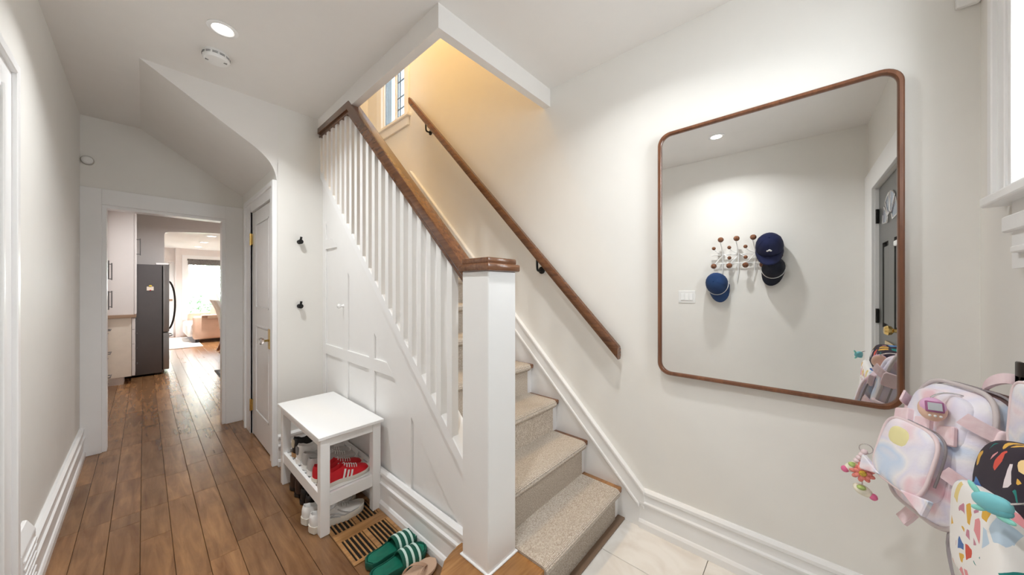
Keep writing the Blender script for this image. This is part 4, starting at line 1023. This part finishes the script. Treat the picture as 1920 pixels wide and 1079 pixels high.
def terrazzo(name, base, thr, cols, scale=17.0):
    m, nt, b = new_mat(name); b.inputs['Roughness'].default_value = .75
    tc = N(nt, 'ShaderNodeTexCoord'); nz = N(nt, 'ShaderNodeTexNoise', Scale=22.0, Detail=1.0); nt.links.new(tc.outputs['Object'], nz.inputs['Vector'])
    sc = N(nt, 'ShaderNodeVectorMath', operation='SCALE'); sc.inputs['Scale'].default_value = .014; nt.links.new(nz.outputs['Color'], sc.inputs[0])
    ad = N(nt, 'ShaderNodeVectorMath', operation='ADD'); nt.links.new(tc.outputs['Object'], ad.inputs[0]); nt.links.new(sc.outputs[0], ad.inputs[1])
    v1 = N(nt, 'ShaderNodeTexVoronoi', Scale=scale); v1.feature = 'F1'; v2 = N(nt, 'ShaderNodeTexVoronoi', Scale=scale); v2.feature = 'DISTANCE_TO_EDGE'
    for v in (v1, v2): nt.links.new(ad.outputs[0], v.inputs['Vector'])
    sp = N(nt, 'ShaderNodeSeparateColor'); nt.links.new(v1.outputs['Color'], sp.inputs[0])
    g1_ = N(nt, 'ShaderNodeMath', operation='GREATER_THAN'); g1_.inputs[1].default_value = .13; nt.links.new(v2.outputs['Distance'], g1_.inputs[0])
    g2_ = N(nt, 'ShaderNodeMath', operation='GREATER_THAN'); g2_.inputs[1].default_value = thr; nt.links.new(sp.outputs[0], g2_.inputs[0])
    mu = N(nt, 'ShaderNodeMath', operation='MULTIPLY'); nt.links.new(g1_.outputs[0], mu.inputs[0]); nt.links.new(g2_.outputs[0], mu.inputs[1])
    r = N(nt, 'ShaderNodeValToRGB'); r.color_ramp.interpolation = 'CONSTANT'; e = r.color_ramp.elements
    while len(e) < len(cols): e.new(.5)
    for i, c in enumerate(cols): e[i].position = i/len(cols); e[i].color = rgba(c)
    nt.links.new(sp.outputs[1], r.inputs[0])
    mx = N(nt, 'ShaderNodeMix', data_type='RGBA'); mx.inputs[6].default_value = rgba(base); nt.links.new(mu.outputs[0], mx.inputs[0]); nt.links.new(r.outputs[0], mx.inputs[7])
    nt.links.new(mx.outputs[2], b.inputs['Base Color']); return m
CH = [(.62, .09, .06), (.75, .30, .32), (.08, .17, .42), (.72, .42, .06), (.02, .22, .20), (.55, .24, .32), (.50, .62, .74), (.78, .50, .44), (.75, .60, .25)]
M['terra'] = terrazzo('terrazzo_white_cloth', (.84, .82, .80), .50, CH, 26.0)
M['terrad'] = terrazzo('terrazzo_dark_cloth', (.030, .022, .035), .30, [(.75, .32, .34), (.10, .25, .55), (.72, .42, .08), (.02, .22, .20), (.70, .10, .07), (.85, .62, .30), (.78, .70, .72)], 24.0)
M['pastel'] = ramp_noise('pastel_cloth', [(.82, .58, .64), (.86, .78, .83), (.76, .74, .86), (.86, .84, .87), (.60, .71, .88), (.86, .80, .84)], 9.0)
M['pinkc'] = ramp_noise('pink_webbing', [(.78, .56, .60), (.84, .68, .71), (.80, .60, .64)], 20.0)
M['pinktrim'] = plain('pale_pink_piping', (.80, .66, .68), .7); M['greytrim'] = plain('grey_pink_piping', (.62, .56, .56), .7)
M['zip'] = plain('grey_zip', (.30, .27, .28), .5)
m, nt, b = new_mat('pink_mesh'); b.inputs['Roughness'].default_value = .8   # knitted mesh: dark pinholes in pink net
tc = N(nt, 'ShaderNodeTexCoord'); vo = N(nt, 'ShaderNodeTexVoronoi', Scale=135.0, Randomness=.15); nt.links.new(tc.outputs['Object'], vo.inputs['Vector'])
r = N(nt, 'ShaderNodeValToRGB'); r.color_ramp.elements[0].position = .25; r.color_ramp.elements[1].position = .36; r.color_ramp.elements[0].color = (.25, .18, .19, 1); r.color_ramp.elements[1].color = (.82, .70, .72, 1)
nt.links.new(vo.outputs['Distance'], r.inputs[0]); nt.links.new(r.outputs[0], b.inputs['Base Color']); M['mesh'] = m

def hook_strip(x, z, label):
    t = thing('coat_hook', label, 'hook', (x, YB, z), 'backpack hooks under the front window')
    obj('plate', bx(x-.015, x+.015, YB, YB+.006, z-.06, z+.05, .002), M['darkbronze'], t)
    obj('prong', box(box(B(), x-.012, x+.012, YB+.004, YB+.046, z-.03, z-.008, .002), x-.012, x+.012, YB+.036, YB+.046, z-.03, z+.026, .002), M['darkbronze'], t, 50)
hook_strip(1.46, 1.135, 'dark metal hook that carries the pink backpack'); hook_strip(1.08, 1.14, 'dark metal hook that carries the terrazzo backpack')

def closed(pts): return pts + [pts[0]]
pk = thing('backpack', 'pastel pink and lavender child backpack hanging from a wall hook by the mirror', 'backpack', (1.575, -.412, 1.04), rot=(math.radians(14), 0, math.radians(22)), local=True)
W_, D_, H_ = .26, .115, .375
def bodyfn(p):   # p in block coords centred; sag the bottom, pull the top back
    z = (p.z/H_ + .5); y = p.y
    return Vector((p.x*(1-.14*max(0, z-.55)/.45), y*(.80+.30*math.sin(PI*min(1, (1-z)*.9+.15))) , p.z - .015*math.cos(p.x/W_*PI)*(1-z)))
obj('body', pillow(B(), (0, D_/2+.01, -H_/2), (W_, D_, H_), .42, 28, 20, 0, bodyfn), M['pastel'], pk, 80)
obj('front_pocket', pillow(B(), (.0, D_+.028, -H_*.62), (.195, .075, .195), .45, 26, 16, .12), M['pastel'], pk, 80)
obj('flower_patch', pillow(B(), (.01, D_+.061, -H_*.50), (.085, .012, .06), .8, 16, 10), plain('yellow_flower_print', (.84, .78, .42), .8, var=.08), pk, 80)
obj('upper_panel', pillow(B(), (0, D_+.000, -H_*.26), (.21, .045, .15), .5, 24, 14, .15), M['pastel'], pk, 80)
pc = lambda a, r1, r2, cy, cz_, yy: (r1*math.cos(a), yy, cz_+r2*math.sin(a))
bm = B(); tube(bm, closed([(.098*math.copysign(abs(math.cos(a))**.5, math.cos(a)), D_+.048, -H_*.62+.096*math.copysign(abs(math.sin(a))**.5, math.sin(a))) for a in [2*PI*i/40 for i in range(40)]]), .005, 6, False)
obj('piping', bm, M['pinktrim'], pk, 70)
bm = B(); tube(bm, closed([(.130*math.copysign(abs(math.cos(a))**.45, math.cos(a))*(1-.10*max(0, math.sin(a))), D_*.86, -H_*.5+.195*math.copysign(abs(math.sin(a))**.45, math.sin(a))) for a in [2*PI*i/48 for i in range(48)]]), .006, 6, False)
tube(bm, closed([(.134*math.copysign(abs(math.cos(a))**.45, math.cos(a))*(1-.10*max(0, math.sin(a))), D_*.35, -H_*.5+.197*math.copysign(abs(math.sin(a))**.45, math.sin(a))) for a in [2*PI*i/48 for i in range(48)]]), .005, 6, False)
obj('piping', bm, M['greytrim'], pk, 70)
bm = B(); tube(bm, [(.135*math.copysign(abs(math.cos(a))**.45, math.cos(a)), D_*.60, -H_*.5+.199*math.copysign(abs(math.sin(a))**.45, math.sin(a))) for a in [PI*(-.1+1.2*i/40) for i in range(41)]], .003, 6)
tube(bm, [(.099*math.copysign(abs(math.cos(a))**.5, math.cos(a)), D_+.033, -H_*.62+.098*math.copysign(abs(math.sin(a))**.5, math.sin(a))) for a in [PI*(-.05+1.1*i/30) for i in range(31)]], .003, 6)
obj('zip', bm, M['zip'], pk, 70)
for sx in (-1, 1):
    mp_ = obj('side_pocket', pillow(B(), (sx*.128, D_*.50, -H_*.76), (.045, .105, .165), .45, 22, 14), M['mesh'], pk, 80)
    obj('pocket_binding', tube(B(), closed([(sx*.135+.020*math.cos(a), D_*.50+.050*math.sin(a), -H_*.76+.082) for a in [2*PI*i/24 for i in range(24)]]), .007, 6, False), M['pinktrim'], mp_, 70)
    for j in range(2): obj('webbing_strap', ribbon(B(), bez([(sx*.100, D_+.03, -.07-.15*j), (sx*.150, D_*.85, -.10-.15*j), (sx*.142, D_*.35, -.085-.15*j)], 10), .034, .005, (0, 0, 1)), M['pinkc'], pk)
    obj('strap_keeper', pillow(B(), (sx*.140, D_*.70, -.10), (.014, .05, .06), .4, 12, 8), M['pinkc'], pk, 70)
    obj('shoulder_strap', ribbon(B(), bez([(sx*.06, .015, -.02), (sx*.10, -.015, -.10), (sx*.12, -.02, -.28), (sx*.11, .01, -.40), (sx*.13, .03, -.47)], 16), .042, .010, (1, 0, 0)), M['pinkc'], pk, 60)
    obj('pocket_flap', prism(B(), [(sx*.04, -H_*.86), (sx*.125, -H_*.93), (sx*.13, -H_*.80)], 'Y', D_+.045, D_+.060, .003), M['pastel'], pk)
PKM = Matrix.LocRotScale(pk.location, pk.rotation_euler, Vector((1, 1, 1))); pki = PKM.inverted()
obj('haul_loop', ribbon(B(), bez([(.02, .03, -.01), pki @ Vector((1.52, -.345, 1.09)), pki @ Vector((1.465, -.385, 1.14)), pki @ Vector((1.455, -.415, 1.13)), pki @ Vector((1.50, -.42, 1.08)), (-.04, .005, -.01)], 20), .026, .008, (0, 0, 1)), M['pinkc'], pk, 60)
obj('dangling_strap', ribbon(B(), bez([pki @ Vector(p) for p in ((1.44, -.31, .74), (1.41, -.268, .70), (1.38, -.27, .66), (1.31, -.275, .60))], 10), .035, .006, (1, -.6, 0)), M['zip'], pk)
obj('opening_lining', pillow(B(), (-.055, D_*.36, -.012), (.10, .05, .05), .7, 16, 10), plain('open_dark_lining', (.13, .08, .075), .9), pk, 70)
obj('zip_puller', tube(B(), [(-.125, D_*.6, -.04), (-.142, D_*.62, -.07), (-.146, D_*.62, -.12), (-.140, D_*.62, -.16)], .006, 6), M['chrome'], pk, 60)
for i in range(3):   # ribbon bow / frills on the upper panel
    obj('frill', prism(B(), [(-.10+.07*i, -.150), (-.05+.07*i, -.165), (-.04+.07*i, -.115), (-.085+.07*i, -.10)], 'Y', D_+.018, D_+.030+.004*i, .003), M['pinkc'], pk)
bm = bez([(.0, 0, 0), (.01, .02, .03), (.02, 0, .04)], 5)

# little things clipped to the pink backpack
eg = thing('egg_toy', 'egg-shaped pink and peach toy with a grey screen clipped to the pink backpack', 'toy', (1.465, -.262, 1.008), rot=(math.radians(20), math.radians(0), math.radians(92)), local=True); eg.scale = (.8, .8, .8)
obj('shell', ball(B(), (0, 0, 0), (.034, .026, .040), 20), plain('peach_shell', (.74, .50, .38), .35), eg, 80)
obj('front_shell', ball(B(), (0, .006, .008), (.031, .024, .032), 20), plain('orchid_shell', (.70, .42, .62), .3), eg, 80)
obj('screen_frame', bx(-.021, .021, .022, .032, -.012, .024, .003, 2), plain('plum_frame', (.36, .12, .26), .35), eg, 50)
obj('screen', bx(-.016, .016, .031, .034, -.007, .019, .001), plain('grey_screen', (.50, .53, .56), .2), eg)
for i in range(3): obj('button', ball(B(), (-.012+.012*i, .024, -.024), (.004, .004, .004), 8), M['cotton'], eg, 80)
obj('chain', tube(B(), bez([(0, 0, .04), (-.02, -.01, .065), (-.05, -.01, .07), (-.08, -.02, .06)], 10), .003, 6), M['chrome'], eg, 60)
ch = thing('flower_charm', 'cluster charm with coral flower and pink beads hanging off the pink backpack pocket', 'charm', (1.62, -.140, .775))
cx_, cy_, cz_ = 1.62, -.140, .775
pet = B()
for ring_, (nn, rr, dz) in enumerate(((9, .024, 0), (7, .015, .006))):
    for k in range(nn):
        a = 2*PI*k/nn+.3*ring_
        ball(pet, (cx_-.018-dz, cy_+.010*0+rr*math.cos(a)*.9, cz_-.045+rr*math.sin(a)), (.006, .010, .007), 8, rot=(a, 0, 0))
obj('petals', pet, plain('coral_petal', (.78, .26, .22), .6, var=.15, scale=60), ch, 80)
obj('flower_centre', ball(B(), (cx_-.028, cy_, cz_-.045), (.008, .010, .010), 10), plain('yellow_centre', (.55, .36, .05), .7, var=.3, scale=300), ch, 80)
for k in range(6): obj('bead', ball(B(), (cx_-.004, cy_+.004+.010*k*.6-.01, cz_+.02-.012*k), .009, 10), M['pinktrim'], ch, 80)
obj('ring', tube(B(), closed([(cx_, cy_-.01+.016*math.cos(a), cz_+.03+.016*math.sin(a)) for a in [2*PI*i/18 for i in range(18)]]), .0015, 6, False), M['chrome'], ch, 60)
bt = thing('bud_charm', 'pair of pale bud-shaped charms with pink tips below the coral flower', 'charm', (1.62, -.13, .70))
for (yy, z, lab) in ((-.122, .735, 0), (-.142, .665, 1)):
    obj('bud', ball(B(), (1.615, yy, z), (.016, .026, .017), 14, rot=(.5 if lab else -.4, 0, 0)), plain('pale_bud', (.78, .74, .62), .5, var=.15, scale=50), bt, 80)
    obj('leaf', ball(B(), (1.605, yy+.004, z+.012), (.010, .012, .008), 10), plain('leaf_green', (.42, .55, .18), .6, var=.3, scale=80), bt, 80)
    obj('bud_tip', ball(B(), (1.612, yy-.024 if lab else yy+.022, z-.012), (.011, .011, .011), 10), plain('hot_pink_tip', (.75, .16, .32), .5), bt, 80)
    obj('cord', tube(B(), bez([(1.62, -.140, .80), (1.62, -.135, .77), (1.617, yy, z+.012)], 6), .002, 6), M['pinktrim'], bt, 60)

# lunch bag between the backpacks
lb_ = thing('lunch_bag', 'pale blue and pink soft bag hanging between the two backpacks', 'bag', (1.255, -.425, 1.09), rot=(math.radians(3), 0, math.radians(4)), local=True)
obj('body', pillow(B(), (0, .035, -.04), (.20, .07, .18), .4, 22, 16), M['pastel'], lb_, 80)
obj('piping', tube(B(), closed([(.095*math.copysign(abs(math.cos(a))**.4, math.cos(a)), .062, -.04+.083*math.copysign(abs(math.sin(a))**.4, math.sin(a))) for a in [2*PI*i/40 for i in range(40)]]), .004, 6, False), M['pinktrim'], lb_, 70)
obj('strap', ribbon(B(), bez([(-.07, .03, .05), (-.08, .0, .14), (.08, .0, .14), (.07, .03, .05)], 14), .03, .005, (1, 0, .3)), M['pinkc'], lb_)
obj('tassel', tube(B(), [(-.105, .03, .02), (-.112, .035, -.03), (-.112, .035, -.075)], [.004, .007, .010], 8), M['pinkc'], lb_, 60)

# terrazzo backpack
tz = thing('backpack', 'white terrazzo-print child backpack with dark patterned top at the right edge', 'backpack', (1.165, -.405, 1.03), rot=(math.radians(3), math.radians(11), 0), local=True)
TW, TDp, TH = .29, .12, .35
def tfn(p):
    z = p.z/TH+.5
    return Vector((p.x*(1-.10*max(0, z-.6)/.4), p.y*(.82+.25*math.sin(PI*min(1, (1-z)*.9+.15))), p.z))
obj('body', pillow(B(), (0, TDp/2, -TH/2), (TW, TDp, TH), .42, 28, 20, 0, tfn), M['terrad'], tz, 80)
obj('front_pocket', pillow(B(), (0, TDp-.002, -.205), (.285, .065, .20), .42, 28, 18, .04), M['terra'], tz, 80)
bm = B(); tube(bm, closed([(.143*math.copysign(abs(math.cos(a))**.45, math.cos(a)), TDp*.78, -.205+.10*math.copysign(abs(math.sin(a))**.45, math.sin(a))) for a in [2*PI*i/48 for i in range(48)]]), .0045, 6, False)
obj('piping', bm, M['black'], tz, 70)
obj('zip', tube(B(), [(.143*math.copysign(abs(math.cos(a))**.45, math.cos(a)), TDp*.92, -.205+.099*math.copysign(abs(math.sin(a))**.45, math.sin(a))) for a in [PI*(1.0+1.0*i/40) for i in range(41)]], .005, 6), M['zip'], tz, 70)
for sx in (-1, 1):
    obj('shoulder_strap', ribbon(B(), bez([(sx*.07, .0, -.01), (sx*.13, -.02, -.10), (sx*.165, .02, -.25), (sx*.13, .05, -.40)], 16), .05, .012, (0, 1, .2)), M['terrad'], tz, 60)
    obj('side_panel', pillow(B(), (sx*.137, TDp*.45, -TH*.55), (.02, .09, .25), .5, 18, 12), M['terrad'], tz, 80)
obj('haul_loop', tube(B(), bez([(-.035, .02, -.01), (-.045, -.01, .10), (.045, -.01, .10), (.035, .02, -.01)], 16), .010, 8, flat=.5), M['terrad'], tz, 60)
obj('base_cord', ribbon(B(), bez([(.128, TDp*.8, -.27), (.10, TDp+.035, -.315), (-.04, TDp+.03, -.325), (-.12, TDp+.02, -.32)], 14), .012, .006, (0, 0, 1)), M['cotton'], tz)
obj('yellow_puller', pillow(B(), (-.07, TDp+.035, -.335), (.03, .018, .04), .6, 14, 10), plain('yellow_rubber', (.70, .48, .04), .5), tz, 80)
wh = thing('sea_toy', 'turquoise soft fish-shaped toy clipped to the terrazzo backpack', 'toy', (.995, -.244, .968), rot=(0, math.radians(10), math.radians(40)), local=True); wh.scale = (.62, .62, .62)
teal = plain('turquoise_silicone', (.20, .56, .62), .4); teal2 = plain('mint_silicone', (.28, .70, .62), .4)
obj('body', pillow(B(), (0, 0, 0), (.082, .035, .048), .85, 24, 16), teal, wh, 80)
obj('belly', pillow(B(), (-.008, .0, -.016), (.06, .030, .030), .85, 20, 12), plain('deep_turquoise', (.14, .46, .52), .4), wh, 80)
for (x, z, rx, rz_, ry) in ((.030, .028, .008, .020, .5), (.030, -.026, .018, .008, .2), (-.024, -.034, .020, .008, -.2)): obj('fin', ball(B(), (x, .004, z), (rx, .006, rz_), 12, rot=(0, ry, 0)), teal2, wh, 80)
obj('clip', tube(B(), bez([(-.038, 0, .012), (-.050, -.006, .018), (-.055, -.016, .02)], 6), .0025, 6), M['chrome'], wh, 60)
